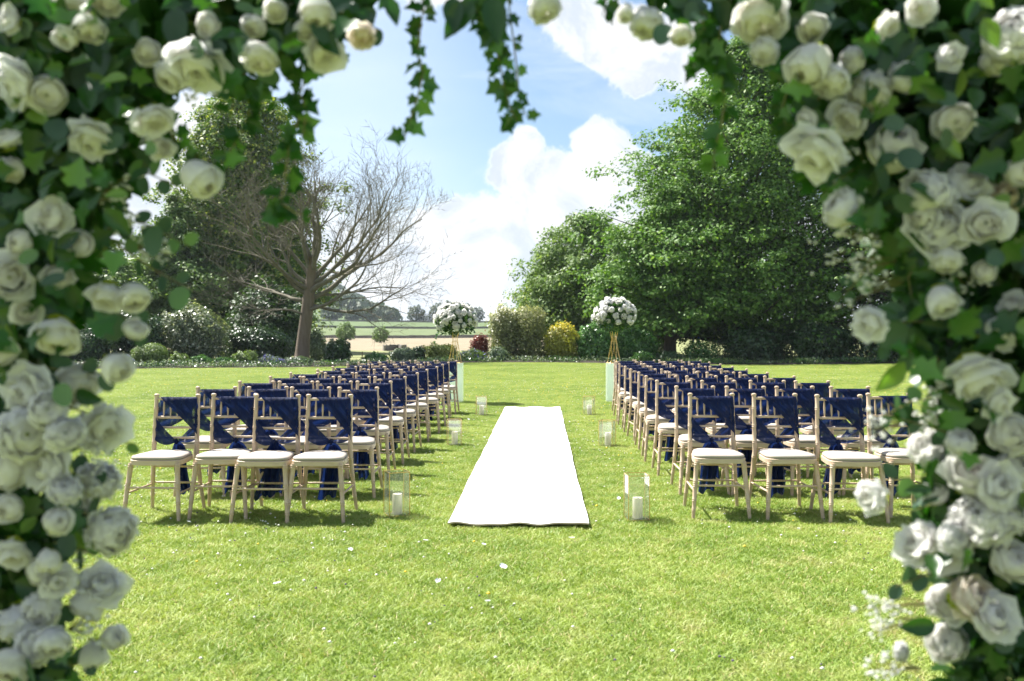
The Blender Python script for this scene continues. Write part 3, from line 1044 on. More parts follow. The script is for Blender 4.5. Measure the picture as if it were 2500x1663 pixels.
def stone_wall(label, p0, p1, h=1.1, n=60, seed=0):
    r = random.Random(seed)
    root = empty('stone_wall', (p0[0], p0[1], 0))
    tag(root, label, 'wall', 'dry stone walls between the fields')
    V, F = [], []
    for i in range(n + 1):
        t = i / n
        x = p0[0] + (p1[0] - p0[0]) * t
        y = p0[1] + (p1[1] - p0[1]) * t + 1.0 * math.sin(t * 9 + seed)
        z = H(x, y)
        hh_ = h * r.uniform(0.86, 1.1)
        for dy, dz in ((-0.3, -0.4), (-0.22, hh_), (0.22, hh_), (0.3, -0.4)):
            V.append((x - p0[0], y - p0[1] + dy, z + dz))
    for i in range(n):
        o = i * 4
        for k in range(3):
            F.append((o + k, o + 4 + k, o + 5 + k, o + k + 1))
    me = bpy.data.meshes.new('wall_body')
    me.from_pydata(V, [], F)
    me.materials.append(mstone)
    obj('wall_body', me, root)


stone_wall('long dark stone wall along the top of the bare brown field', (-60, 161.5), (60, 161.5), 0.55, 120, 1)
stone_wall('dark stone wall between the two green fields', (-100, 260.7), (80, 260.7), 0.6, 120, 2)
stone_wall('short stone wall at the lower edge of the brown field', (atx(932, 68), 68.5), (atx(992, 68), 68.5), 0.45, 30, 3)
stone_wall('farthest stone wall just below the hilltop trees', (-100, 330), (90, 330), 0.6, 90, 4)

# low wire fence line beyond the bed
mpost = m_plain('fence_wood', (0.12, 0.09, 0.06), (0.2, 0.16, 0.11), 6, 0.9)
fence = empty('wire_fence', (0, 43.8, 0))
tag(fence, 'low wire fence with thin posts beyond the bed right of the bare tree', 'fence')
for k, px in enumerate(range(770, 1000, 38)):
    mb = MB()
    x = atx(px, 43.8)
    mb.tube([(x, 0, -0.05), (x + 0.01, 0, 0.42)], 0.025, 6)
    mb.build('post', mpost, fence)
for zz in (0.12, 0.34):
    mb = MB()
    mb.tube([(atx(755, 43.8), 0, zz), (atx(990, 43.8), 0, zz)], 0.007, 5)
    mb.build('wire', mpost, fence)


def far_tree(label, px0, px1, ytop, ybase, Yd, mat='far_tree', n=1500, seed=1, group=None, leaf=None, trunk=True):
    r = np.random.default_rng(seed)
    cx = (atx(px0, Yd) + atx(px1, Yd)) / 2
    rx = abs(atx(px1, Yd) - atx(px0, Yd)) / 2
    zb = hz(ybase, Yd)
    zg = H(cx, Yd)
    zt = hz(ytop, Yd)
    hh_ = zt - zg
    root = empty('field_tree', (cx, Yd, zg))
    tag(root, label, 'tree', group)
    u = r.normal(size=(n, 3))
    u /= np.linalg.norm(u, axis=1, keepdims=True)
    lum = 1 + 0.14 * np.sin(u[:, 0] * 6 + seed) * np.sin(u[:, 2] * 6) + 0.1 * np.sin(u[:, 0] * 13 + u[:, 2] * 11)
    P = u * (lum * (1 - np.abs(r.normal(size=n)) * 0.12))[:, None] * np.array([rx, rx * 0.8, hh_ * 0.52]) * 0.95
    P[:, 2] = np.maximum(P[:, 2] + hh_ * 0.47, 0.02 * hh_)
    P[:, 0] *= 1 + 0.25 * np.clip(0.45 - P[:, 2] / hh_, 0, 1)
    V, F = leaf_quads(P, u + r.normal(size=u.shape) * 0.5 + np.array([0, 0, 0.3]), leaf or rx * 0.085, 0.7, r)
    obj('crown', mesh_np('crown', V, F, M[mat], tint=r.random(n)), root)
    mb = MB()
    mb.tube([(0, 0, -0.3), (0, 0, hh_ * 0.4), (0.02, 0, hh_ * 0.8)], [rx * 0.1, rx * 0.07, 0.03], 6)
    mb.build('trunk', M['bark_dark'], root)


G = 'trees along the crest of the fields'
far_tree('single round tree on the skyline left of the left flower ball', 994, 1038, 744, 786, 352, n=1700, seed=41)
far_tree('leftmost tree of the hilltop clump behind the left flower ball', 1046, 1092, 738, 786, 350, n=1700, seed=42)
far_tree('rounded hilltop tree directly above the left flower ball', 1072, 1122, 733, 786, 356, n=1700, seed=43)
far_tree('hilltop tree right of the left flower ball', 1112, 1158, 737, 786, 354, n=1700, seed=44)
far_tree('lower tree at the right end of the hilltop clump', 1146, 1184, 748, 786, 350, n=1500, seed=45)
far_tree('small low tree between the skyline tree and the hilltop clump', 1030, 1054, 768, 787, 350, n=700, seed=46)
far_tree('small grey green tree in the field below the hill', 908, 950, 796, 840, 105, 'grey_tree', n=1600, seed=47)
far_tree('bluish round tree in the field behind the bare branches', 820, 868, 785, 832, 130, 'grey_tree', n=1800, seed=48)
far_tree('dark tree at the foot of the wooded hill, right end', 930, 978, 752, 790, 400, n=1300, seed=49)
far_tree('tree at the foot of the wooded hill behind bare branches', 880, 935, 748, 792, 395, n=1300, seed=50)
far_tree('tree in the dip left of centre behind bare branches', 838, 890, 755, 795, 390, n=1300, seed=51)
far_tree('lowest tree seen just right of the bare trunk', 780, 842, 745, 800, 380, n=1300, seed=52)
# the far wood covering the hill: one mass
nw = 420
wx = rg.uniform(-330, -88, nw)
wy = rg.uniform(470, 700, nw)
Vs, Fs, o = [], [], 0
rr = np.random.default_rng(5)
for k in range(nw):
    z = H(wx[k], wy[k])
    if z < 8:
        continue
    m_ = 110
    u = rr.normal(size=(m_, 3))
    u /= np.linalg.norm(u, axis=1, keepdims=True)
    u[:, 2] = np.abs(u[:, 2])
    R = rr.uniform(6, 9)
    P = u * R * (1 + 0.12 * np.sin(u[:, :1] * 7 + k)) * np.array([1, 1, 0.8]) + np.array([wx[k], wy[k], z + 1])
    V_, F_ = leaf_quads(P, u + rr.normal(size=u.shape) * 0.3, 1.5, 0.8, rr)
    Vs.append(V_)
    Fs.append(F_ + o)
    o += len(V_)
tag(obj('far_wood', mesh_np('far_wood', np.concatenate(Vs), np.concatenate(Fs), M['far_tree'], tint=rr.random(sum(len(f) for f in Fs)))),
    label='dense wood covering the distant hill on the left', kind='stuff')

# ------------------------------------------------------------------ haze
mh, b, out = new_mat('haze')
pv = b.n('ShaderNodeVolumePrincipled')
pv.inputs['Color'].default_value = (0.80, 0.88, 1.0, 1)
pv.inputs['Density'].default_value = 0.0002
pv.inputs['Anisotropy'].default_value = 0.2
b.l(pv.outputs[0], out.inputs['Volume'])
HAZE = True
if HAZE:
    mb = MB()
    mb.box((0, 1290, 29.0), (3260, 2760, 60.2))
    hz_o = mb.build('haze', mh)
    tag(hz_o, label='thin summer haze over the far fields', kind='stuff')

# ------------------------------------------------------------------ aisle runner
mrun = m_plain('runner_cloth', (0.84, 0.84, 0.83), (0.80, 0.80, 0.79), 3, 0.85, 0.15, 200)
mrun2 = m_plain('runner_backing', (0.55, 0.44, 0.33), None, rough=0.9)
RX0, RX1, RY0, RY1 = -0.66, 0.325, 6.13, 15.7
run = empty('aisle_runner', ((RX0 + RX1) / 2, RY0, 0))
tag(run, 'long plain white carpet runner laid down the aisle between the chairs', 'carpet')


def runz(u, v):
    x = (u - 0.5) * (RX1 - RX0)
    y = v * (RY1 - RY0)
    e = math.exp(-y / 0.10)
    z = 0.040 + 0.004 * math.sin(y * 2.1 + x * 3) + 0.003 * math.sin(y * 5.3)
    z += e * 0.007 * (math.sin(u * 15 + 0.8) + 0.5 * math.sin(u * 27))
    z += 0.007 * math.sin(u * 14) * math.exp(-(RY1 - RY0 - y) / 0.12)
    x += 0.004 * math.sin(y * 1.7 + 0.5) + 0.002 * math.sin(y * 6.1)
    y += 0.012 * math.sin(u * 11) * math.exp(-y / 0.3)
    return x, y, z


mb = MB()
mb.grid(runz, 40, 240)
o = mb.build('carpet_top', mrun, run, smooth=True)
mb = MB()
mb.grid(lambda u, v: (lambda q: (q[0] * 1.004, q[1] + (0.004 if v < .5 else -0.004), q[2] - 0.011))(runz(u, v)), 40, 240)
# front, back and side rims
for edge in (0, 1):
    mb.grid(lambda u, v, e=edge: (lambda q: (q[0], q[1], q[2] - 0.0105 * v - 0.0005))(runz(u, e)), 40, 1)
    mb.grid(lambda u, v, e=edge: (lambda q: (q[0], q[1], q[2] - 0.0105 * v - 0.0005))(runz(e, u)), 160, 1)
mb.build('carpet_backing', mrun2, run, smooth=False)

# ------------------------------------------------------------------ chair
m_, b, out = new_mat('navy_chiffon')
t = b.n('ShaderNodeTexCoord').outputs['Object']
col = b.mix(b.mr(b.noise(t, 14, 4, 0.6, 0.5), 0.3, 0.7), (0.003, 0.008, 0.037), (0.007, 0.019, 0.082))
p = b.n('ShaderNodeBsdfPrincipled')
b.l(col, p.inputs['Base Color'])
p.inputs['Roughness'].default_value = 0.6
p.inputs['Specular IOR Level'].default_value = 0.18
p.inputs['Sheen Weight'].default_value = 0.05
p.inputs['Sheen Tint'].default_value = (0.25, 0.35, 0.9, 1)
mp = b.n('ShaderNodeMapping')
mp.inputs['Rotation'].default_value = (0, 0.75, 0)
mp.inputs['Scale'].default_value = (26, 8, 5)
b.l(t, mp.inputs[0])
wr = b.noise(mp.outputs[0], 1.6, 4, 0.6, 0.5)
bp = b.n('ShaderNodeBump')
bp.inputs['Strength'].default_value = 0.7
bp.inputs['Distance'].default_value = 0.01
b.l(wr, bp.inputs['Height'])
b.l(bp.outputs[0], p.inputs['Normal'])
tr = b.n('ShaderNodeBsdfTranslucent')
tr.inputs[0].default_value = (0.010, 0.030, 0.14, 1)
ms = b.n('ShaderNodeMixShader')
ms.inputs[0].default_value = 0.3
b.l(p.outputs[0], ms.inputs[1])
b.l(tr.outputs[0], ms.inputs[2])
tp_ = b.n('ShaderNodeBsdfTransparent')
tp_.inputs[0].default_value = (0.55, 0.6, 0.8, 1)
ms2 = b.n('ShaderNodeMixShader')
b.l(b.mr(wr, 0.50, 0.74, 0.03, 0.34), ms2.inputs[0])
b.l(ms.outputs[0], ms2.inputs[1])
b.l(tp_.outputs[0], ms2.inputs[2])
b.l(ms2.outputs[0], out.inputs[0])
M['sash'] = m_


def ringed(pts_, rads, rings, n=10):
    """a turned leg: smooth taper with bamboo rings at the given fractions"""
    P = [Vector(q) for q in pts_]
    seg = [(P[i + 1] - P[i]).length for i in range(len(P) - 1)]
    tot = sum(seg)

    def pos(t):
        d = t * tot
        for i, s_ in enumerate(seg):
            if d <= s_ or i == len(seg) - 1:
                k = min(1, d / s_)
                return P[i].lerp(P[i + 1], k), rads[i] + (rads[i + 1] - rads[i]) * k
            d -= s_
    ts = {0.0: 1, 1.0: 1}
    acc = 0
    for s_ in seg:
        acc += s_
        ts[min(1.0, acc / tot)] = 1
    for q in rings:
        w_ = 0.006 / tot
        for dt, f_ in ((-2 * w_, 1), (-w_, 1.17), (0, 0.98), (w_, 1.17), (2 * w_, 1)):
            ts[q + dt] = f_
    keys = sorted(k for k in ts if 0 <= k <= 1)
    pp, rr_ = [], []
    for k in keys:
        a_, b_ = pos(k)
        pp.append(a_)
        rr_.append(b_ * ts[k])
    mb_ = MB()
    mb_.tube(pp, rr_, n)
    return mb_


# chair coordinates: x across, y negative towards the sitter's feet (front), origin on the ground at the rear posts' feet centre
def back_x(z):
    return 0.168 - 0.006 * (z - 0.45) / 0.45


def back_y(z):
    """lean of the back posts"""
    return float(np.interp(z, [0, 0.2, 0.45, 0.89], [0.055, 0.022, 0.0, 0.045]))


def chair_meshes():
    out_ = []
    SX = 1.04

    def add(name, mb_, mat, ang=40):
        me = mb_.mesh(name, mat)
        smooth_by_angle(me, ang)
        out_.append((name, me))
    # rear legs run on up as back posts
    for s_ in (-1, 1):
        pts_ = [(s_ * (0.205 if z == 0 else (0.187 if z == 0.2 else back_x(max(z, 0.3)))), back_y(z), z) for z in (0, 0.2, 0.45, 0.66, 0.872)]
        mb_ = ringed(pts_, [0.0125, 0.0155, 0.0175, 0.0165, 0.0150], (0.14, 0.32, 0.47, 0.60, 0.74, 0.9))
        x_, y_ = s_ * back_x(0.88), back_y(0.885)
        mb_.tube([(x_, y_, 0.870), (x_, y_, 0.876), (x_, y_, 0.884), (x_, y_, 0.892), (x_, y_, 0.897)], [0.013, 0.0175, 0.0205, 0.018, 0.008], 10)
        add('rear_leg', mb_, M['wood'])
    for s_ in (-1, 1):
        pts_ = [(s_ * 0.205, -0.425, 0), (s_ * 0.188, -0.395, 0.22), (s_ * 0.170, -0.365, 0.42)]
        add('front_leg', ringed(pts_, [0.0125, 0.0165, 0.0185], (0.17, 0.33, 0.57, 0.64, 0.95)), M['wood'])
    # back rails
    for z, r_ in ((0.857, 0.0105), (0.715, 0.0105), (0.638, 0.0088), (0.560, 0.0088)):
        w_ = back_x(z)
        y_ = back_y(z)
        ptsr = [(w_ * k, y_ + 0.010 * (1 - k * k), z) for k in (-1, -0.6, -0.2, 0.2, 0.6, 1)]
        add('back_rail' if z < 0.8 else 'top_rail', ringed(ptsr, [r_] * 6, (0.15, 0.38, 0.62, 0.85), 8), M['wood'])
    for k in range(5):
        x_ = (k - 2) * 0.053
        y0_, y1_ = back_y(0.715) + 0.01, back_y(0.857) + 0.01
        ptsr = [(x_, y0_, 0.722), (x_, y0_ + 0.003, 0.745), (x_, (y0_ + y1_) / 2, 0.785), (x_, y1_ - 0.003, 0.825), (x_, y1_, 0.850)]
        mb_ = MB()
        mb_.tube(ptsr, [0.0045, 0.0062, 0.0088, 0.0062, 0.0045], 8)
        add('spindle', mb_, M['wood'])
    # stretchers
    def tubep(a_, b_, r_, rings=(0.2, 0.8)):
        return ringed([a_, ((a_[0] + b_[0]) / 2, (a_[1] + b_[1]) / 2, (a_[2] + b_[2]) / 2), b_], [r_ * 0.8, r_, r_ * 0.8], rings, 8)
    add('stretcher', tubep((-0.188, -0.395, 0.245), (0.188, -0.395, 0.245), 0.0085), M['wood'])
    add('stretcher', tubep((-0.190, 0.025, 0.215), (0.190, 0.025, 0.215), 0.0085), M['wood'])
    add('stretcher', tubep((-0.180, 0.015, 0.34), (0.180, 0.015, 0.34), 0.0085), M['wood'])
    for s_ in (-1, 1):
        add('stretcher', tubep((s_ * 0.190, -0.400, 0.205), (s_ * 0.189, 0.026, 0.205), 0.0085), M['wood'])

    # seat: rounded trapezoid
    def outline(n_, grow=0.0):
        pts_ = []
        for i in range(n_):
            a_ = 2 * PI * i / n_
            c_, s2 = math.cos(a_), math.sin(a_)
            e = 0.46
            x_ = math.copysign(abs(c_) ** e, c_)
            y_ = math.copysign(abs(s2) ** e, s2)
            wd = 0.183 + 0.023 * (-y_) + grow
            pts_.append((x_ * wd, -0.195 + y_ * (0.205 + grow)))
        return pts_
    n_ = 40

    def lathe_stack(levels):
        mb_ = MB()
        o_ = 0
        for (g_, z_) in levels:
            for q in outline(n_, g_):
                mb_.v.append((q[0], q[1], z_))
        for l_ in range(len(levels) - 1):
            for k in range(n_):
                k2 = (k + 1) % n_
                mb_.f.append((l_ * n_ + k, l_ * n_ + k2, (l_ + 1) * n_ + k2, (l_ + 1) * n_ + k))
        mb_.f.append(tuple(range(n_))[::-1])
        mb_.f.append(tuple((len(levels) - 1) * n_ + k for k in range(n_)))
        return mb_
    add('seat_frame', lathe_stack([(-0.003, 0.406), (0.0, 0.409), (0.0, 0.441), (-0.003, 0.444)]), M['seat_wood'])
    add('seat_cushion', lathe_stack([(-0.012, 0.4445), (-0.006, 0.452), (-0.006, 0.460), (-0.012, 0.467), (-0.028, 0.473), (-0.060, 0.4775), (-0.12, 0.480)]), M['cushion'], 60)
    return out_


def sash_meshes(seed):
    """navy cloth: over the top rail, crossed round both posts, knotted behind, tail hanging down"""
    r = random.Random(seed)
    mb_ = MB()
    ph = [r.uniform(0, 6) for _ in range(6)]
    yf = lambda z: back_y(z) - 0.019      # in front of the back
    yb = lambda z: back_y(z) + 0.030      # behind the back
    xl, xr = -0.160, 0.160
    kx, kz = r.uniform(-0.02, 0.03), 0.535
    # A: front panel, from the top rail sweeping down to the right post
    x0 = r.uniform(-0.140, -0.060)
    zr = r.uniform(0.565, 0.625)

    def A(u, v):
        top = Vector((x0 + (xr + 0.004 - x0) * u, 0, 0.871))
        bot = Vector((xr + 0.012, 0, zr + (0.80 - zr) * u))
        # edge sag
        p_ = top.lerp(bot, v)
        p_.x += 0.012 * math.sin(PI * v) * (1 - u)
        fold = 0.007 * math.sin(u * 19 + ph[0] + v * 2) * (0.4 + 0.6 * v) + 0.004 * math.sin(u * 37 + ph[1])
        y_ = yf(p_.z) - 0.006 + fold - 0.008 * math.sin(PI * v)
        if v < 0.08:
            y_ += (0.08 - v) / 0.08 * 0.016
            p_.z += 0.002
        return (p_.x, y_, p_.z)
    mb_.grid(A, 20, 14)

    # over the rail and down the back, sweeping to the left post
    def Bk(u, v):
        top = Vector((x0 + (xr + 0.004 - x0) * u, 0, 0.873))
        bot = Vector((xl - 0.014, 0, 0.80 - (0.80 - 0.60) * u))
        p_ = top.lerp(bot, v)
        p_.x += 0.05 * math.sin(PI * v) * u
        p_.z -= 0.035 * math.sin(PI * v) * u
        fold = 0.006 * math.sin(u * 17 + ph[2] + v * 2)
        y_ = yb(p_.z) + fold + 0.008 * math.sin(PI * v)
        if v < 0.12:
            y_ -= (0.12 - v) / 0.12 * 0.034
        return (p_.x, y_, p_.z)
    mb_.grid(Bk, 16, 14)

    # left wrap: round the left post, then across the front to the knot
    def L(u, v):
        z_l = 0.555 + (0.735 - 0.555) * u
        st = Vector((xl - 0.014, 0, z_l))
        en = Vector((kx, 0, kz + 0.012 * (u - 0.5)))
        e = v ** 0.85
        p_ = st.lerp(en, e)
        p_.z -= 0.030 * math.sin(PI * v) * (1 - u)
        y_ = yf(p_.z) - 0.004 + 0.005 * math.sin(u * 14 + ph[3] + v) * (1 - 0.5 * v) - 0.010 * math.sin(PI * v)
        if v < 0.1:
            y_ += (0.1 - v) / 0.1 * 0.040
        if v > 0.8:
            y_ += (v - 0.8) / 0.2 * 0.012
        return (p_.x, y_, p_.z)
    mb_.grid(L, 14, 16)

    # right wrap: round the right post, then behind the rails to the knot
    def R(u, v):
        z_r = 0.555 + (0.72 - 0.555) * u
        st = Vector((xr + 0.016, 0, z_r))
        en = Vector((kx, 0, kz + 0.010 * (u - 0.5)))
        p_ = st.lerp(en, v ** 0.85)
        p_.z -= 0.02 * math.sin(PI * v) * (1 - u)
        y_ = yb(p_.z) + 0.005 * math.sin(u * 13 + ph[4]) - 0.006
        if v < 0.12:
            y_ -= (0.12 - v) / 0.12 * 0.045
        if v > 0.8:
            y_ -= (v - 0.8) / 0.2 * 0.034
        return (p_.x, y_, p_.z)
    mb_.grid(R, 12, 14)
    cloth = mb_.mesh('sash', M['sash'])
    smooth_by_angle(cloth, 180)

    kb = MB()
    kb.tube([(kx, yf(kz) + 0.010, kz + 0.017), (kx, yf(kz) + 0.002, kz + 0.006), (kx, yf(kz) + 0.001, kz - 0.006), (kx, yf(kz) + 0.010, kz - 0.018)],
            [0.009, 0.017, 0.016, 0.010], 10)
    knot = kb.mesh('knot', M['sash'])
    smooth_by_angle(knot, 180)
    # tail: gathered at the knot, fanning out, hanging behind the seat to shin height
    tb_ = MB()
    zl = r.uniform(0.07, 0.15)
    sw = r.uniform(-0.05, 0.05)
    flare = r.uniform(0.045, 0.070)

    def T(u, v, w0=1.0, yo=0.0, zl_=None, sw_=0.0):
        zz_ = kz - 0.005 - (kz - (zl_ or zl)) * v
        w_ = 0.010 + flare * min(1, (v / 0.16)) ** 0.6 * (1 - 0.15 * v) * w0
        x_ = kx + (u - 0.5) * 2 * w_ + (sw + sw_) * v * v
        y_ = 0.012 + 0.030 * min(1, v / 0.12) + yo + 0.014 * math.sin(u * 16 + ph[5] + v * 1.5) * min(1, v * 4)
        zz_ += 0.03 * (u - 0.5) * v + (0.015 * math.sin(u * 9 + ph[1]) if v > 0.98 else 0)
        return (x_, y_, zz_)
    tb_.grid(T, 18, 20)
    tb_.grid(lambda u, v: T(u, v, 0.8, 0.022, zl + r_off, sw2), 14, 18)
    tail = tb_.mesh('sash_tail', M['sash'])
    smooth_by_angle(tail, 180)
    return cloth, knot, tail


CH = chair_meshes()
r_off, sw2 = 0.05, 0.03
SASH = []
for k in range(9):
    r_off = [0.05, -0.03, 0.07, 0.0, 0.03, 0.09, -0.05, 0.02, 0.06][k]
    sw2 = [0.02, -0.12, 0.03, 0.015, -0.02, 0.06, 0.04, -0.07, -0.03][k]
    SASH.append(sash_meshes(100 + k))


def chair_proto():
    root = empty('banquet_chair', (0, 0, 0))
    tag(root, 'x', 'chair')
    for nm, me in CH:
        obj(nm, me, root)
    s_ = obj('sash', SASH[0][0], root)
    obj('knot', SASH[0][1], s_)
    obj('sash_tail', SASH[0][2], s_)
    return root


proto = chair_proto()
used = [False]


def place_chair(x, y, rz, label, group, variant):
    if not used[0]:
        used[0] = True
        rt = proto
        kids = list(rt.children)
    else:
        rt = proto.copy()
        COL.objects.link(rt)
        kids = []
        for c_ in proto.children:
            n_ = c_.copy()
            n_.parent = rt
            COL.objects.link(n_)
            kids.append(n_)
            for g_ in c_.children:
                m2 = g_.copy()
                m2.parent = n_
                COL.objects.link(m2)
    rt.location = (x, y, H(x, y))
    rt.rotation_euler = (0, 0, rz)
    rt['label'] = label
    rt['group'] = group
    for c_ in kids:
        if c_.name.startswith('sash'):
            c_.data = SASH[variant][0]
            for g_ in c_.children:
                g_.data = SASH[variant][1] if g_.name.startswith('knot') else SASH[variant][2]


ORD = ['first', 'second', 'third', 'fourth', 'fifth', 'sixth', 'seventh', 'eighth', 'ninth', 'tenth']
SEATW = ['beside the aisle', 'second from the aisle', 'third from the aisle', 'at the outer end']
rc = random.Random(4)
# measured depth of the back posts and x of the aisle-side and outer posts, row by row
LA = [860, 917, 955, 988, 1012, 1040, 1060, 1080, 1093, 1115.5]
LO = [375, 471, 573, 645, 706, 770, 819, 854, 872, 895]
RA = [1684, 1644, 1606, 1575, 1555, 1536, 1522, 1508, 1502, 1498]
RO = [2214, 2110, 2017, 1939, 1868, 1824, 1787, 1754, 1731, 1708]
PW = 0.168
for k in range(10):
    yd = 6.74 + 0.92 * k
    xa, xo = (LA[k] - 1323) / FPX * yd, (LO[k] - 1323) / FPX * yd
    xa, xo = xa * 0.5 + -1.45 * 0.5 - PW, xo * 0.5 - 2.97 * 0.5 + PW
    for j in range(4):
        x = xa + (xo - xa) * j / 3 + rc.uniform(-0.022, 0.022)
        y = yd + rc.uniform(-0.03, 0.03) + (0 if k else (0.0, -0.02, 0.03, -0.03)[j])
        place_chair(x, y - 0.045, rc.uniform(-0.08, 0.08) + 0.03,
                    'limewashed chair with navy sash, left-hand block, %s row from the front, %s' % (ORD[k], SEATW[j]),
                    'banquet chairs in rows on the lawn', rc.choice([0, 1, 2, 3, 4, 5, 6, 7, 8]) if k else (0, 1, 4, 3)[j])
    yd = 6.97 + 0.93 * k
    xa, xo = (RA[k] - 1323) / FPX * yd + PW, (RO[k] - 1323) / FPX * yd - PW
    for j in range(4):
        x = xa + (xo - xa) * j / 3 + rc.uniform(-0.022, 0.022)
        y = yd + rc.uniform(-0.03, 0.03) + (0 if k else (0.0, -0.05, -0.12, 0.03)[j])
        place_chair(x, y - 0.045, rc.uniform(-0.08, 0.08) + 0.02,
                    'limewashed chair with navy sash, right-hand block, %s row from the front, %s' % (ORD[k], SEATW[j]),
                    'banquet chairs in rows on the lawn', rc.choice([0, 1, 2, 3, 4, 5, 6, 7, 8]) if k else (5, 2, 8, 6)[j])


# ------------------------------------------------------------------ lanterns and candles
def lantern(px, py, sz, hh_, rz, label, clabel):
    """px, py: centre of the base on the ground in the photograph"""
    yd = CAMZ * FPX / (py - 812)
    x = atx(px, yd)
    z0 = H(x, yd) + 0.012
    root = empty('glass_lantern', (x, yd, z0), rz)
    tag(root, label, 'lantern', 'glass lanterns along the aisle')
    h_ = hh_
    s_ = sz / 2
    for k in range(4):
        a_ = k * PI / 2
        rot = Matrix.Rotation(a_, 3, 'Z')
        mb_ = MB()
        mb_.box(rot @ Vector((0, -s_ + 0.002, h_ / 2 + 0.004)), (sz - 0.010, 0.0025, h_ - 0.012), rot)
        mb_.build('glass_pane', M['glass'], root)
        mb_ = MB()
        mb_.box(rot @ Vector((-s_, -s_, h_ / 2)), (0.0042, 0.0042, h_), rot)
        mb_.build('frame_bar', M['brass'], root)
        mb_ = MB()
        mb_.box(rot @ Vector((0, -s_, h_ + 0.001)), (sz - 0.006, 0.0042, 0.0042), rot)
        mb_.build('frame_bar', M['brass'], root)
        mb_ = MB()
        mb_.box(rot @ Vector((0, -s_, 0.0)), (sz - 0.006, 0.0042, 0.0042), rot)
        mb_.build('frame_bar', M['brass'], root)
    mb_ = MB()
    mb_.box((0, 0, 0.0), (sz - 0.012, sz - 0.012, 0.003))
    mb_.build('base_plate', M['glass'], root)
    cd = empty('candle', (x + 0.006, yd - 0.005, z0 + 0.002))
    tag(cd, clabel, 'candle', 'pillar candles in the lanterns')
    mb_ = MB()
    R_ = 0.037
    mb_.tube([(0, 0, 0), (0, 0, 0.004), (0, 0, 0.145), (0, 0, 0.151), (0, 0, 0.149)], [R_ * 0.96, R_, R_, R_ * 0.93, R_ * 0.6], 24)
    me = mb_.mesh('wax', M['wax'])
    smooth_by_angle(me, 40)
    obj('wax', me, cd)
    mb_ = MB()
    mb_.tube([(0, 0, 0.148), (0.001, 0, 0.158), (0.003, 0, 0.163)], 0.0012, 6)
    mb_.build('wick', M['wick'], cd)


lantern(968, 1262, 0.155, 0.32, 0.45, 'nearest left glass lantern, set beside the front row of chairs', 'ivory candle in the nearest left lantern')
lantern(1555, 1268, 0.155, 0.32, 0.12, 'nearest right glass lantern, right of the near end of the runner', 'ivory candle in the nearest right lantern')
lantern(1109, 1088, 0.165, 0.30, 0.20, 'middle glass lantern of the three left of the runner', 'ivory candle in the middle left lantern')
lantern(1483, 1089, 0.165, 0.30, -0.35, 'middle glass lantern of the three right of the runner', 'ivory candle in the middle right lantern')
lantern(1175, 1015, 0.165, 0.30, 0.15, 'farthest glass lantern on the left of the runner', 'ivory candle in the farthest left lantern')
lantern(1438, 1013, 0.165, 0.30, -0.3, 'farthest glass lantern on the right of the runner', 'ivory candle in the farthest right lantern')

# ------------------------------------------------------------------ flower meshes
mrose = m_petal('rose_petals', (0.85, 0.85, 0.84), (0.84, 0.79, 0.67), 0.54)
mpeony = m_petal('peony_petals', (0.87, 0.87, 0.875), (0.86, 0.83, 0.74), 0.56)
mblush = m_petal('blush_petals', (0.82, 0.75, 0.68), (0.80, 0.70, 0.56), 0.48)
msepal = m_leaf('sepals', (0.25, 0.33, 0.04), (0.42, 0.45, 0.05), None, 0.5, 0.4, objrand=True)


def rose_mesh(name, mat, seed, rings, ruffle=0.05, nu=5, nv=6, sq=1.0):
    """rings of petals hugging nested shells. Flower of radius about 1, facing +Z.
    ring: petals, shell radius, polar angle of the rim (deg), flare of the rim, half width (rad), heart tint"""
    r = random.Random(seed)
    V, F, T = [], [], []
    for (cnt, rad, th, flare, wid, heart) in rings:
        a0 = r.uniform(0, 6)
        for k in range(cnt):
            a_ = a0 + 2 * PI * k / cnt + r.uniform(-0.22, 0.22)
            w_ = wid * r.uniform(0.85, 1.2)
            R_ = rad * r.uniform(0.93, 1.08)
            te = math.radians(th * r.uniform(0.75, 1.25))
            fl = flare * r.uniform(0.4, 1.7)
            o_ = len(V)
            f1, f2, f3 = r.uniform(0, 6), r.uniform(0, 6), r.uniform(0, 6)
            for i in range(nu + 1):
                for j in range(nv + 1):
                    u = i / nu * 2 - 1
                    v = j / nv
                    tr_ = te + 0.22 * u * u * (0.6 + te * 0.3)            # rounded rim
                    th_ = math.radians(150) + (tr_ - math.radians(150)) * v
                    ww = w_ * (0.35 + 0.65 * math.sin(min(1, v * 1.2) * PI / 2)) / max(0.45, math.sin(th_) if th_ < PI / 2 else 1)
                    ww = min(ww, 1.7)
                    ang = a_ + u * ww + 0.25 * (1 - v)
                    q = ruffle * v ** 3 * (math.sin(u * 5 + f1) + 0.6 * math.sin(u * 11 + f2))
                    rr_ = R_ * (1 + 0.05 * math.sin(v * 5 + f3)) + fl * v ** 4 * (1 - 0.3 * u * u) + q
                    V.append((rr_ * math.sin(th_) * math.cos(ang), rr_ * math.sin(th_) * math.sin(ang), rr_ * math.cos(th_) * sq))
            for i in range(nu):
                for j in range(nv):
                    p_ = o_ + i * (nv + 1) + j
                    F.append((p_, p_ + 1, p_ + nv + 2, p_ + nv + 1))
                    T.append(min(1, heart + 0.35 * (1 - j / nv)))
    return mesh_np(name, np.array(V), np.array(F), mat, smooth=True, tint=T)


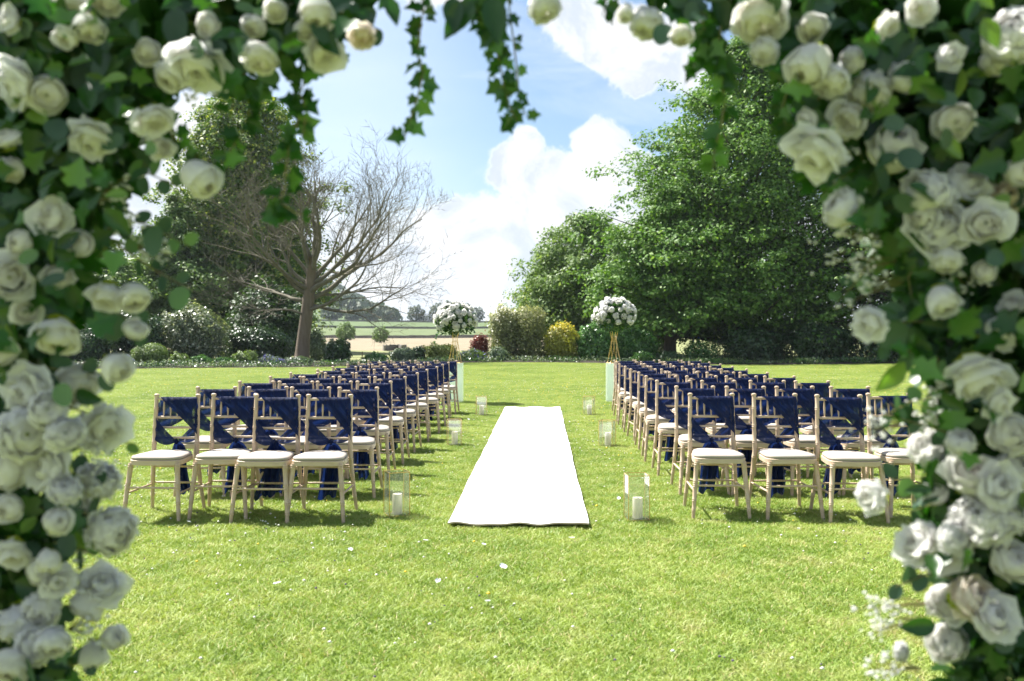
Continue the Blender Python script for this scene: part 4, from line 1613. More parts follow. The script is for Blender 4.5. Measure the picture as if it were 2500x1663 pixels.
R_rose = [(3, 0.42, 6, 0.02, 1.2, 0.30), (3, 0.50, 16, 0.04, 1.1, 0.28), (4, 0.58, 27, 0.06, 0.95, 0.22), (4, 0.66, 39, 0.08, 0.95, 0.16),
          (5, 0.74, 52, 0.12, 0.85, 0.10), (5, 0.81, 66, 0.16, 0.85, 0.05), (5, 0.86, 82, 0.20, 0.85, 0.0)]
R_peony = [(5, 0.50, 8, 0.05, 0.85, 0.28), (6, 0.58, 20, 0.07, 0.7, 0.22), (8, 0.66, 32, 0.08, 0.55, 0.18), (9, 0.73, 45, 0.10, 0.5, 0.12),
           (10, 0.80, 58, 0.10, 0.45, 0.06), (10, 0.84, 72, 0.12, 0.45, 0.0), (9, 0.86, 88, 0.14, 0.5, 0.0), (7, 0.86, 108, 0.14, 0.6, 0.0)]
R_loose = [(4, 0.36, 12, 0.06, 1.0, 0.3), (4, 0.50, 30, 0.16, 0.95, 0.2), (5, 0.62, 48, 0.30, 0.8, 0.1), (5, 0.70, 66, 0.38, 0.8, 0.0), (5, 0.74, 86, 0.40, 0.8, 0.0), (4, 0.74, 104, 0.34, 0.9, 0.0)]
R_open = [(4, 0.40, 15, 0.05, 1.0, 0.35), (5, 0.52, 34, 0.12, 0.85, 0.2), (5, 0.66, 52, 0.20, 0.85, 0.1), (6, 0.76, 70, 0.28, 0.75, 0.0), (5, 0.80, 92, 0.26, 0.85, 0.0)]
R_bud = [(3, 0.50, 4, 0.0, 1.4, 0.25), (3, 0.60, 14, 0.03, 1.2, 0.2), (4, 0.68, 26, 0.06, 1.05, 0.1), (4, 0.76, 42, 0.12, 1.0, 0.05), (4, 0.82, 64, 0.22, 1.0, 0.0)]
ROSES = {'rose': [rose_mesh('rose', mrose, 1, R_rose, 0.035, sq=0.92), rose_mesh('rose', mrose, 2, R_rose, 0.05), rose_mesh('rose', mrose, 3, R_rose, 0.07, sq=0.85),
                  rose_mesh('rose', mrose, 13, R_loose, 0.10, sq=0.85), rose_mesh('rose', mrose, 14, R_loose, 0.13, sq=0.75)],
         'peony': [rose_mesh('peony', mpeony, 4, R_peony, 0.06, sq=0.9), rose_mesh('peony', mpeony, 5, R_peony, 0.08), rose_mesh('peony', mpeony, 6, R_open, 0.12, sq=0.8),
                   rose_mesh('peony', mpeony, 15, R_loose, 0.15, sq=0.8), rose_mesh('peony', mpeony, 16, R_peony, 0.13, sq=0.85)],
         'bud': [rose_mesh('rosebud', mrose, 7, R_bud, 0.03, sq=1.15), rose_mesh('rosebud', mrose, 8, R_bud, 0.05, sq=1.1)],
         'blush': [rose_mesh('blush_rose', mblush, 9, R_open, 0.08)]}


def ball_tint_mesh():
    """calyx: small green star cup behind a flower"""
    V, F = [(0, 0, -0.95)], []
    for k in range(10):
        a_ = 2 * PI * k / 10
        rr_ = 0.72 if k % 2 else 0.34
        V.append((rr_ * math.cos(a_), rr_ * math.sin(a_), -0.90 if k % 2 == 0 else -0.66))
    for k in range(10):
        F.append((0, 1 + k, 1 + (k + 1) % 10))
    return mesh_np('calyx', np.array(V), np.array(F), msepal, tint=[0.5] * 10)


CALYX = ball_tint_mesh()


# leaf templates, tip along +Y, stalk at the origin, face +Z, unit length
def poly_leaf(outline, fold=0.10, curl=0.15, name='leaf', mat=None):
    V = [(0, 0.45, -fold * 0.6)]
    for x_, y_ in outline:
        V.append((x_, y_, fold * abs(x_) * 2 - curl * (y_ - 0.45) ** 2))
    n_ = len(outline)
    F = [(0, 1 + k, 1 + (k + 1) % n_) for k in range(n_)]
    return np.array(V, float), np.array(F)


IVY = poly_leaf([(0, 0), (0.20, -0.10), (0.42, 0.06), (0.30, 0.26), (0.56, 0.42), (0.24, 0.58), (0.0, 1.0), (-0.24, 0.58), (-0.56, 0.42),
                 (-0.30, 0.26), (-0.42, 0.06), (-0.20, -0.10)], 0.10, 0.25)
EUC = poly_leaf([((0.385 + 0.03 * math.cos(a_)) * math.sin(a_) * (1.0), 0.48 - 0.5 * math.cos(a_)) for a_ in np.linspace(0, 2 * PI, 12, endpoint=False)], 0.06, 0.1)
OVA = poly_leaf([(0, 0), (0.17, 0.14), (0.26, 0.35), (0.24, 0.58), (0.12, 0.82), (0, 1.0), (-0.12, 0.82), (-0.24, 0.58), (-0.26, 0.35), (-0.17, 0.14)], 0.16, 0.3)
ml_ivy = m_leaf('ivy_leaf', (0.013, 0.054, 0.007), (0.045, 0.128, 0.017), (0.098, 0.203, 0.038), 0.35, 0.30, tcol=(1.5, 2.1, 0.6), nscale=14)
ml_euc = m_leaf('eucalyptus_leaf', (0.026, 0.064, 0.034), (0.064, 0.120, 0.071), (0.098, 0.180, 0.060), 0.5, 0.25, tcol=(1.4, 1.7, 0.8), nscale=14)
ml_ova = m_leaf('rose_leaf', (0.012, 0.045, 0.007), (0.034, 0.098, 0.017), (0.135, 0.225, 0.038), 0.38, 0.26, tcol=(1.5, 1.9, 0.6), nscale=14)
LM = {}
for nm, tpl, mt in (('ivy_leaf', IVY, ml_ivy), ('eucalyptus_leaf', EUC, ml_euc), ('rose_leaf', OVA, ml_ova)):
    LM[nm] = [mesh_np(nm, tpl[0] * np.array([1, 1, 1]), tpl[1], mt, tint=[tv] * len(tpl[1])) for tv in (0.1, 0.35, 0.6, 0.75, 0.95)]
TPL = {'ivy_leaf': (IVY, ml_ivy), 'eucalyptus_leaf': (EUC, ml_euc), 'rose_leaf': (OVA, ml_ova)}


def leaf_stuff(name, kind_, P, size, parent, r, face=None, label=None):
    (tv, tf), mt = TPL[kind_]
    n_ = len(P)
    Q = r.normal(size=(n_, 4))
    if face is not None:
        N = face + r.normal(size=(n_, 3)) * 0.7
    else:
        N = r.normal(size=(n_, 3))
    N /= np.linalg.norm(N, axis=1, keepdims=True)
    T = np.cross(N, r.normal(size=(n_, 3)))
    T /= np.linalg.norm(T, axis=1, keepdims=True)
    T[:, 2] -= 0.35
    T = T - (T * N).sum(1, keepdims=True) * N
    T /= np.linalg.norm(T, axis=1, keepdims=True)
    Bx = np.cross(T, N)
    sz = (size * r.uniform(0.65, 1.3, n_))[:, None, None]
    V = (tv[None, :, 0:1] * Bx[:, None, :] + (tv[None, :, 1:2] - 0.5) * T[:, None, :] + tv[None, :, 2:3] * N[:, None, :]) * sz + P[:, None, :]
    F = (np.arange(n_)[:, None, None] * len(tv) + tf[None]).reshape(-1, 3)
    tint = np.repeat(r.random(n_) * (0.5 if name == 'dense_leaves' else 1), len(tf))  # dense leaves get darker tints: deep shade between the leaves put into their colour
    o_ = obj(name, mesh_np(name, V.reshape(-1, 3), F, mt, tint=tint), parent)
    return tag(o_, label=label, kind='stuff')


def basis(N, T):
    N = Vector(N).normalized()
    T = Vector(T)
    T = (T - T.dot(N) * N)
    T = T.normalized() if T.length > 1e-5 else N.orthogonal().normalized()
    Bx = T.cross(N)
    return Matrix(((Bx.x, T.x, N.x), (Bx.y, T.y, N.y), (Bx.z, T.z, N.z)))


def one_leaf(kind_, p_, N, T, size, parent, r, shade=None):
    o_ = bpy.data.objects.new(kind_, r.choice(LM[kind_]) if shade is None else LM[kind_][shade])
    mt = basis(N, T).to_4x4()
    mt = Matrix.Translation(Vector(p_)) @ mt @ Matrix.Diagonal((size, size, size, 1))
    link(o_, parent)
    o_.matrix_local = mt
    return o_


# ------------------------------------------------------------------ flower stands
mped = None
m_, b, out = new_mat('acrylic')
df = b.n('ShaderNodeBsdfPrincipled')
df.inputs['Base Color'].default_value = (0.84, 0.88, 0.85, 1)
df.inputs['Roughness'].default_value = 0.12
trn = b.n('ShaderNodeBsdfTranslucent')
trn.inputs[0].default_value = (0.84, 0.90, 0.85, 1)
tpp = b.n('ShaderNodeBsdfTransparent')
tpp.inputs[0].default_value = (0.96, 0.985, 0.96, 1)
s1 = b.n('ShaderNodeMixShader')
s1.inputs[0].default_value = 0.4
b.l(df.outputs[0], s1.inputs[1])
b.l(trn.outputs[0], s1.inputs[2])
s2 = b.n('ShaderNodeMixShader')
s2.inputs[0].default_value = 0.62
b.l(s1.outputs[0], s2.inputs[1])
b.l(tpp.outputs[0], s2.inputs[2])
b.l(s2.outputs[0], out.inputs[0])
mped = m_


def flower_stand(pxc, Yd, pyc_ball, side, lab_p, lab_s, lab_b, seed, sh=0):
    x = atx(pxc, Yd)
    z0 = H(x, Yd)
    hp = 0.76
    ped = empty('acrylic_pedestal', (x, Yd, z0))
    tag(ped, lab_p, 'pedestal', 'clear pedestals behind the last rows')
    w_ = 0.30
    for k in range(4):
        rot = Matrix.Rotation(k * PI / 2, 3, 'Z')
        mb_ = MB()
        mb_.box(rot @ Vector((0, -w_ / 2, hp / 2)), (w_ - 0.009, 0.006, hp - 0.004), rot)
        mb_.build('side_panel', mped, ped)
    mb_ = MB()
    mb_.box((0, 0, hp + 0.002), (w_ + 0.006, w_ + 0.006, 0.007))
    mb_.build('top_panel', mped, ped)
    # gold stand: eight rods that pinch in the middle
    st = empty('flower_stand', (x, Yd, z0 + hp + 0.007))
    tag(st, lab_s, 'stand', 'gold wire flower stands')
    hs_ = 0.62
    for k in range(8):
        a_ = 2 * PI * k / 8 + 0.2
        mb_ = MB()
        ptsr = []
        for t_ in np.linspace(0, 1, 9):
            rr_ = 0.035 + 0.105 * (1 - t_) ** 1.4 if t_ < 0.75 else 0.035 + 0.16 * (t_ - 0.65) ** 1.2
            aa = a_ + t_ * 0.9
            ptsr.append((rr_ * math.cos(aa), rr_ * math.sin(aa), hs_ * t_ + 0.005))
        mb_.tube(ptsr, 0.0042, 6)
        mb_.build('gold_rod', M['brass'], st, smooth=True)
    for rr_, zz_ in ((0.14, 0.006), (0.036, hs_ * 0.7)):
        mb_ = MB()
        ring = [(rr_ * math.cos(q), rr_ * math.sin(q), zz_) for q in np.linspace(0, 2 * PI, 25)]
        mb_.tube(ring, 0.0042, 6, cap=False)
        mb_.build('ring', M['brass'], st, smooth=True)
    # the flower ball
    r = np.random.default_rng(seed)
    rr2 = random.Random(seed)
    zc = hz(pyc_ball, Yd) - z0
    R_ = 0.36
    fb = empty('flower_ball', (x, Yd, z0 + zc))
    tag(fb, lab_b, 'bouquet', 'white flower balls on gold stands')
    n_ = 1500
    u = r.normal(size=(n_, 3))
    u /= np.linalg.norm(u, axis=1, keepdims=True)
    P = u * (R_ * r.uniform(0.35, 1.08, n_))[:, None] * np.array([1.08, 1.0, 0.86])
    P[:, 2] -= 0.03
    leaf_stuff('leaves', 'rose_leaf', P[:900], 0.075, fb, r)
    leaf_stuff('leaves', 'eucalyptus_leaf', P[900:], 0.05, fb, r)
    # trailing sprays
    tp = []
    for k in range(7):
        a_ = rr2.uniform(0, 2 * PI) if k else (PI if side < 0 else 0.2)
        L_ = rr2.uniform(0.1, 0.28) if k else 0.42
        for t_ in np.linspace(0, 1, 16):
            tp.append((math.cos(a_) * (R_ * 0.85 + 0.10 * t_) + rr2.gauss(0, .015), math.sin(a_) * R_ * 0.8 + rr2.gauss(0, .015), -0.12 - L_ * t_))
    leaf_stuff('trailing_leaves', 'eucalyptus_leaf', np.array(tp), 0.045, fb, r)
    k_ = 0
    ga = PI * (3 - math.sqrt(5))
    NR = 92
    for i in range(NR):
        zz_ = 1 - 1.55 * (i + 0.5) / NR
        rr_ = math.sqrt(max(0, 1 - zz_ * zz_))
        d = Vector((rr_ * math.cos(ga * i), rr_ * math.sin(ga * i), zz_)) + Vector((rr2.gauss(0, .12), rr2.gauss(0, .12), rr2.gauss(0, .10)))
        d.normalize()
        if rr2.random() < 0.10:
            continue
        s_ = rr2.uniform(0.044, 0.066)
        kind_ = rr2.choice(['rose', 'peony', 'rose', 'bud'])
        ro = bpy.data.objects.new({'rose': 'rose', 'peony': 'peony', 'bud': 'rosebud'}[kind_], rr2.choice(ROSES[kind_]))
        link(ro, fb)
        q = rr2.uniform(0.9, 1.10)
        ro.matrix_local = Matrix.Translation(Vector((d.x * 1.08, d.y, d.z * 0.88)) * R_ * q) @ basis(d, (rr2.gauss(0, 1), rr2.gauss(0, 1), rr2.gauss(0, 1))).to_4x4() @ Matrix.Diagonal((s_, s_, s_, 1))


flower_stand(1111, 17.3, 778, -1, 'pale clear pedestal at the far end of the left-hand chairs', 'gold wire stand on the left pedestal',
             'ball of white roses and greenery on the left gold stand', 61)
flower_stand(1499, 17.5, 768, 1, 'pale clear pedestal at the far end of the right-hand chairs', 'gold wire stand on the right pedestal',
             'ball of white roses and greenery on the right gold stand', 62)

# ------------------------------------------------------------------ petals on the grass
mpet = m_petal('fallen_petal', (0.84, 0.85, 0.88), (0.80, 0.80, 0.78), 0.3)
petals = [(433, 1219, 'narrow white petal lying in front of the left-hand chairs'), (806, 1283, 'white petal on the grass between left lantern and runner end'),
          (636, 1365, 'white petal farthest to the left on the near lawn'), (980, 1259, 'thin white petal just left of the runner end'),
          (1113, 1268, 'white petal just in front of the runner end'), (1158, 1320, 'larger white petal on the near lawn below the runner'),
          (1316, 1250, 'white petal below the right corner of the runner'), (1007, 1357, 'narrow curled petal left of centre on the near lawn'),
          (1122, 1402, 'white petal nearest to the camera on the lawn'), (1512, 1156, 'white petal beside the near right lantern'),
          (1090, 966, 'white petal left of the runner near the far lantern'), (1117, 1014, 'white petal left of the runner beside the middle lantern'),
          (1336, 1028, 'white petal right of the runner, upper one'), (1338, 1080, 'white petal right of the runner, lower one')]
rp = random.Random(9)
for i, (px, py, lb) in enumerate(petals):
    px, py = px * 1.0607, py * 1.0607
    if i == 9:
        px, py = 1511, 1226
    elif i > 9:
        px, py = [(1144, 1030), (1182, 1075), (1390, 1035), (1390, 1089)][i - 10]
    yd = CAMZ * FPX / (py - 812)
    x = atx(px, yd)
    s_ = 0.021 if i not in (5, 2) else 0.029
    mb_ = MB()
    c1, c2 = rp.uniform(0.2, 0.5), rp.uniform(0.1, 0.4)
    mb_.grid(lambda u, v: ((u - .5) * 1.5 * math.sin(PI * (0.15 + 0.8 * v)), (v - .5) * 1.9, c1 * (u - .5) ** 2 * 3 + c2 * (v - .5) ** 2 * 2), 6, 6)
    me = mb_.mesh('petal', mpet, smooth=True)
    a_ = me.attributes.new('tint', 'FLOAT', 'FACE')
    o_ = obj('fallen_petal', me)
    o_.location = (x, yd, H(x, yd) + 0.034)
    o_.scale = (s_, s_, s_)
    o_.rotation_euler = (rp.uniform(-0.3, 0.5), rp.uniform(-0.3, 0.3), rp.uniform(0, 6))
    tag(o_, lb, 'petal', 'white petals fallen on the grass')

# ------------------------------------------------------------------ the flower arch
K = 1.0607          # the positions below were read off a 2357 px wide view of the photograph
AY = 1.70
arch = empty('flower_arch', (0, AY, 0))
tag(arch, 'arch smothered in white roses, ivy and eucalyptus framing the view in the foreground', 'flower arch')


def ap(px, py, dy=0.0):
    """point of the arch (in its own coordinates) at that place of the 2357 px view"""
    q = at(px * K, py * K, AY + dy)
    return Vector((q.x, q.y - AY, q.z))


# metal hoop inside the flowers
hoop = []
for q in np.linspace(0, 1, 7)[:-1]:
    hoop.append(ap(-90, 2380 - q * 2280, 0.05))
for q in np.linspace(PI, 0, 11):
    hoop.append(ap(1178 + math.cos(q) * 1268, 90 - math.sin(q) * 190, 0.05))
for q in np.linspace(0, 1, 7)[1:]:
    hoop.append(ap(2446, 100 + q * 2280, 0.05))
mb = MB()
mb.tube(hoop, 0.013, 8)
mb.build('arch_frame', M['iron'], arch, smooth=True)
mb = MB()
mb.tube([h_ + Vector((0, 0.16, 0)) for h_ in hoop], 0.013, 8)
mb.build('arch_frame', M['iron'], arch, smooth=True)

LEFT = [(-330, 2440), (-330, -120), (-200, -260), (300, -330), (960, -330), (950, -60), (890, -10), (865, 40), (840, 70), (790, 110), (770, 150), (700, 150),
        (640, 165), (590, 170), (530, 190), (500, 150), (440, 190), (400, 225), (345, 290), (365, 380), (300, 430), (330, 470), (260, 500),
        (290, 560), (240, 640), (225, 700), (215, 760), (180, 810), (150, 860), (120, 920), (130, 960), (150, 1010), (165, 1060), (150, 1110),
        (180, 1160), (200, 1230), (170, 1280), (120, 1330), (150, 1380), (150, 1440), (160, 1490), (190, 1540), (200, 1600), (230, 1900), (250, 2440)]
RIGHT = [(2690, 2440), (2690, -120), (2560, -260), (2060, -330), (1400, -330), (1430, -60), (1480, 0), (1500, 60), (1560, 60), (1620, 80), (1690, 60),
         (1760, 90), (1800, 130), (1850, 160), (1830, 230), (1800, 290), (1830, 360), (1880, 400), (1930, 420), (1990, 470), (1990, 530),
         (2010, 600), (2080, 620), (2050, 700), (2040, 760), (2080, 800), (2090, 850), (2130, 900), (2110, 960), (2150, 1010), (2110, 1060),
         (2120, 1110), (2080, 1160), (2110, 1220), (2150, 1290), (2160, 1340), (2150, 1400), (2130, 1460), (2150, 1500), (2140, 1560),
         (2110, 1900), (2110, 2440)]
TOP = [(900, -330), (1500, -330), (1500, -110), (1400, -95), (1200, -75), (1100, -60), (1000, -85), (900, -60)]


def inside(poly, x, y):
    c_ = np.zeros(len(x), bool)
    j = len(poly) - 1
    for i in range(len(poly)):
        xi, yi = poly[i]
        xj, yj = poly[j]
        k = ((yi > y) != (yj > y)) & (x < (xj - xi) * (y - yi) / (yj - yi + 1e-9) + xi)
        c_ ^= k
        j = i
    return c_


def sample(n_, r, shrink=0.0):
    out_ = []
    tot = 0
    while tot < n_:
        x = r.uniform(-330, 2690, 6000)
        y = r.uniform(-330, 2440, 6000)
        # fewer below the frame
        keep = (y < 1700) | (r.random(6000) < 0.5)
        k = keep & (inside(LEFT, x, y) | inside(RIGHT, x, y) | inside(TOP, x, y))
        if shrink:
            for dx, dy in ((shrink, 0), (-shrink, 0), (0, shrink)):
                k &= (inside(LEFT, x + dx, y + dy) | inside(RIGHT, x + dx, y + dy) | inside(TOP, x + dx, y + dy))
        out_.append(np.stack([x[k], y[k]], -1))
        tot += k.sum()
    return np.concatenate(out_)[:n_]


def to_arch(P2, dy):
    # the legs are slimmer from front to back than the shoulders of the arch
    k = np.interp(P2[:, 1], [500, 900], [1.0, 0.33])
    dy = np.where(dy > 0, dy * k, dy)
    return np.array([tuple(ap(p_[0], p_[1], d_)) for p_, d_ in zip(P2, dy)])


ra = np.random.default_rng(31)
rr3 = random.Random(31)
FACE = np.array([0, -1.0, 0.15])
for kind_, n_, sz in (('ivy_leaf', 3000, 0.050), ('rose_leaf', 2400, 0.062), ('eucalyptus_leaf', 1300, 0.052)):
    P2 = sample(n_, ra, 22)
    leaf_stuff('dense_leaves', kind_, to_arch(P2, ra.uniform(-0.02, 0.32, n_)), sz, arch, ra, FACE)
# deep inner layer, large leaves, makes the heart of the garland opaque
P2 = sample(2600, ra, 50)
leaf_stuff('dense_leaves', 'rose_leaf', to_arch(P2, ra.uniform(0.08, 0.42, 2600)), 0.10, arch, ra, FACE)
# extra hidden leaves added behind the upper corners to block sky light
P2 = sample(5200, ra, 40)
P2 = P2[(P2[:, 1] < 620) & ((P2[:, 0] < 620) | (P2[:, 0] > 1850))]
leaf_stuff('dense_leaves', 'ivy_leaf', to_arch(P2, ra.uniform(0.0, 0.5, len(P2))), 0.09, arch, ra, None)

# front leaves one by one
for kind_, n_, sz in (('ivy_leaf', 170, 0.048), ('eucalyptus_leaf', 105, 0.044), ('rose_leaf', 230, 0.055)):
    P2 = sample(n_ * 3, ra, 0)
    P2 = P2[(P2[:, 0] > -60) & (P2[:, 0] < 2420) & (P2[:, 1] > -40) & (P2[:, 1] < 1620) & ((P2[:, 1] < 880) | (ra.random(len(P2)) < 0.4))][:n_]
    for p_ in P2:
        N = (rr3.gauss(0, .55), -1, rr3.gauss(0.15, .55))
        T = (rr3.gauss(0, 1), rr3.gauss(0, .3), rr3.gauss(-0.4, 0.8))
        one_leaf(kind_, ap(p_[0], p_[1], rr3.uniform(-0.17, -0.01)), N, T, sz * rr3.uniform(0.75, 1.25), arch, rr3)

# sprigs of eucalyptus reaching into the opening: (x, y, dx, dy, leaves, leaf size)
sprigs = [(300, 520, 1.0, 0.35, 7, 62), (330, 600, 1.0, 0.6, 6, 60), (240, 700, 0.8, 0.6, 6, 70), (170, 850, 1.2, 0.1, 5, 60),
          (200, 1010, 0.9, 0.1, 6, 50), (330, 420, 0.8, 0.1, 5, 60), (160, 1100, 0.7, 0.2, 5, 60), (130, 1180, 0.9, 0.1, 5, 75),
          (140, 1260, 0.8, 0.2, 5, 70), (100, 1380, 0.9, 0.2, 5, 60), (150, 1540, 0.8, -0.2, 5, 60), (800, 40, 1.0, 0.4, 4, 62),
          (1990, 610, -0.5, 0.7, 6, 56), (2110, 740, -1.0, 0.05, 6, 64), (2120, 800, -0.9, -0.1, 5, 72), (2110, 930, -0.8, 0.3, 5, 50),
          (2170, 1090, -1.0, 0.1, 6, 62), (2190, 1160, -1.0, 0.2, 5, 62), (2180, 1300, -0.9, 0.1, 5, 66), (2150, 1340, -0.9, 0.1, 5, 60),
          (1900, 300, -0.8, 0.6, 5, 60), (1880, 230, -0.6, 0.9, 6, 50), (1960, 400, -0.7, 0.5, 5, 56), (2190, 1000, -1.0, -0.3, 6, 50)]
for (x, y, dx, dy, n_, ls) in sprigs:
    L_ = 26 * n_
    p0, p1 = ap(x - dx * 60, y - dy * 60, 0.04), ap(x + dx * L_ * 0.75, y + dy * L_ * 0.75, rr3.uniform(-0.06, 0.02))
    mid = (p0 + p1) / 2 + Vector((0, 0, rr3.uniform(-0.012, 0.02)))
    mb = MB()
    mb.tube([p0, mid, p1], [0.0022, 0.0018, 0.001], 5)
    sp_o = mb.build('eucalyptus_stem', M['stem'], arch, smooth=True)
    for k in range(n_):
        t_ = (k + 0.7) / n_
        q = p0.lerp(mid, t_ * 2) if t_ < 0.5 else mid.lerp(p1, t_ * 2 - 1)
        side = (-1) ** k
        T = Vector((p1.x - p0.x, 0, p1.z - p0.z)).normalized()
        T2 = Vector((-T.z, 0, T.x)) * side + T * 0.5
        one_leaf('eucalyptus_leaf', q, (rr3.gauss(0, .45), -1, rr3.gauss(0.1, .4)), T2, 0.86 * ls * K / FPX * AY * rr3.uniform(0.8, 1.1) * (1.1 - 0.35 * t_), sp_o, rr3)

# single leaves that stand out
for kind_, x, y, s_, T, sh in [('eucalyptus_leaf', 415, 660, 62, (0.1, 0, -1), 4), ('eucalyptus_leaf', 355, 520, 72, (0.1, 0, -1), 3),
                               ('eucalyptus_leaf', 240, 715, 75, (0.3, 0, -1), 1), ('rose_leaf', 890, -10, 70, (0.4, 0, -1), 1),
                               ('rose_leaf', 2085, 835, 90, (-0.6, 0, -0.8), 4), ('eucalyptus_leaf', 850, 30, 66, (0, 0, -1), 0),
                               ('eucalyptus_leaf', 2080, 720, 62, (-1, 0, 0), 3), ('eucalyptus_leaf', 2090, 765, 82, (-1, 0, -0.1), 2),
                               ('rose_leaf', 1090, 0, 110, (-0.6, 0, -0.8), 1), ('rose_leaf', 1040, -10, 90, (0.1, 0, -1), 0),
                               ('rose_leaf', 1130, -10, 110, (0.15, 0, -1), 1), ('rose_leaf', 170, 905, 75, (1, 0, -0.2), 2),
                               ('eucalyptus_leaf', 2010, 150, 80, (0.2, 0, -1), 0), ('eucalyptus_leaf', 2110, 90, 120, (-1, 0, -0.1), 0),
                               ('eucalyptus_leaf', 400, 20, 90, (0.2, 0, -1), 0), ('eucalyptus_leaf', 205, 190, 75, (0.2, 0, -1), 1),
                               ('eucalyptus_leaf', 245, 120, 75, (-0.2, 0, -1), 3), ('eucalyptus_leaf', 100, 1150, 90, (1, 0, -0.1), 0),
                               ('eucalyptus_leaf', 150, 1225, 60, (0.3, 0, -1), 1), ('rose_leaf', 30, 1340, 110, (0.8, 0, -0.3), 1)]:
    one_leaf(kind_, ap(x, y, -0.06), (rr3.gauss(0, .2), -1, rr3.gauss(0.1, .2)), T, s_ * K / FPX * AY, arch, rr3, sh)

# hanging ivy strands: lists of points, leaves per 100 px, leaf size
strands = [([(965, -60), (975, 20), (968, 60), (962, 130), (975, 165), (960, 230), (945, 275), (932, 318)], 7.5, 42),
           ([(1120, -60), (1135, 20), (1130, 90), (1150, 140), (1160, 200), (1175, 250), (1190, 280)], 12, 44),
           ([(1165, -60), (1170, 0), (1180, 80), (1190, 160), (1195, 230), (1215, 275)], 4, 30),
           ([(1090, -60), (1110, 10), (1120, 60), (1140, 120)], 7, 42),
           ([(700, 130), (708, 170), (690, 220), (695, 260), (672, 310), (660, 370), (655, 430), (645, 470), (650, 505)], 9, 50),
           ([(690, 215), (705, 250), (700, 300), (690, 330)], 6, 40), ([(650, 470), (680, 490), (715, 500)], 9, 44),
           ([(560, 150), (565, 210), (575, 250), (560, 300), (530, 350), (510, 380)], 8, 54),
           ([(520, 150), (540, 210), (530, 270)], 6, 48), ([(610, 170), (600, 220), (610, 260)], 8, 44),
           ([(1615, 40), (1625, 90), (1640, 140), (1655, 180)], 12, 56), ([(1660, 60), (1650, 120), (1600, 150)], 8, 46),
           ([(1660, 170), (1668, 240), (1660, 290), (1645, 340), (1640, 395)], 8, 44), ([(1400, -50), (1395, 0), (1385, 40)], 7, 46),
           ([(1800, 140), (1815, 200), (1800, 250), (1810, 300)], 11, 48), ([(1850, 370), (1870, 420), (1900, 430)], 9, 50),
           ([(380, 260), (400, 320), (430, 350), (470, 370)], 9, 50), ([(760, 60), (770, 110), (790, 130)], 7, 34),
           ([(2050, 930), (2080, 960), (2120, 980)], 9, 46), ([(2130, 560), (2090, 640), (2100, 690)], 8, 46)]
for ptsx, dens_, ls in strands:
    pp = [ap(a_, b_, 0.0) for a_, b_ in ptsx]
    mb = MB()
    mb.tube(pp, [0.0018] * (len(pp) - 1) + [0.0008], 5)
    st_o = mb.build('ivy_strand', M['stem'], arch, smooth=True)
    for i in range(len(pp) - 1):
        L_ = math.hypot(ptsx[i + 1][0] - ptsx[i][0], ptsx[i + 1][1] - ptsx[i][1])
        nn = max(1, int(L_ / 100 * dens_ + rr3.random()))
        for k in range(nn):
            q = pp[i].lerp(pp[i + 1], (k + rr3.random()) / nn)
            sgn = rr3.choice((-1, 1))
            one_leaf('ivy_leaf', q + Vector((sgn * rr3.uniform(0.0, 0.008), rr3.uniform(-0.015, 0.015), 0)),
                     (rr3.gauss(0, .8), -1, rr3.gauss(0.1, .5)), (sgn * rr3.uniform(0.3, 1.2), rr3.gauss(0, .3), rr3.uniform(-1, 0.1)),
                     ls * K / FPX * AY * rr3.uniform(0.6, 1.15), st_o, rr3)

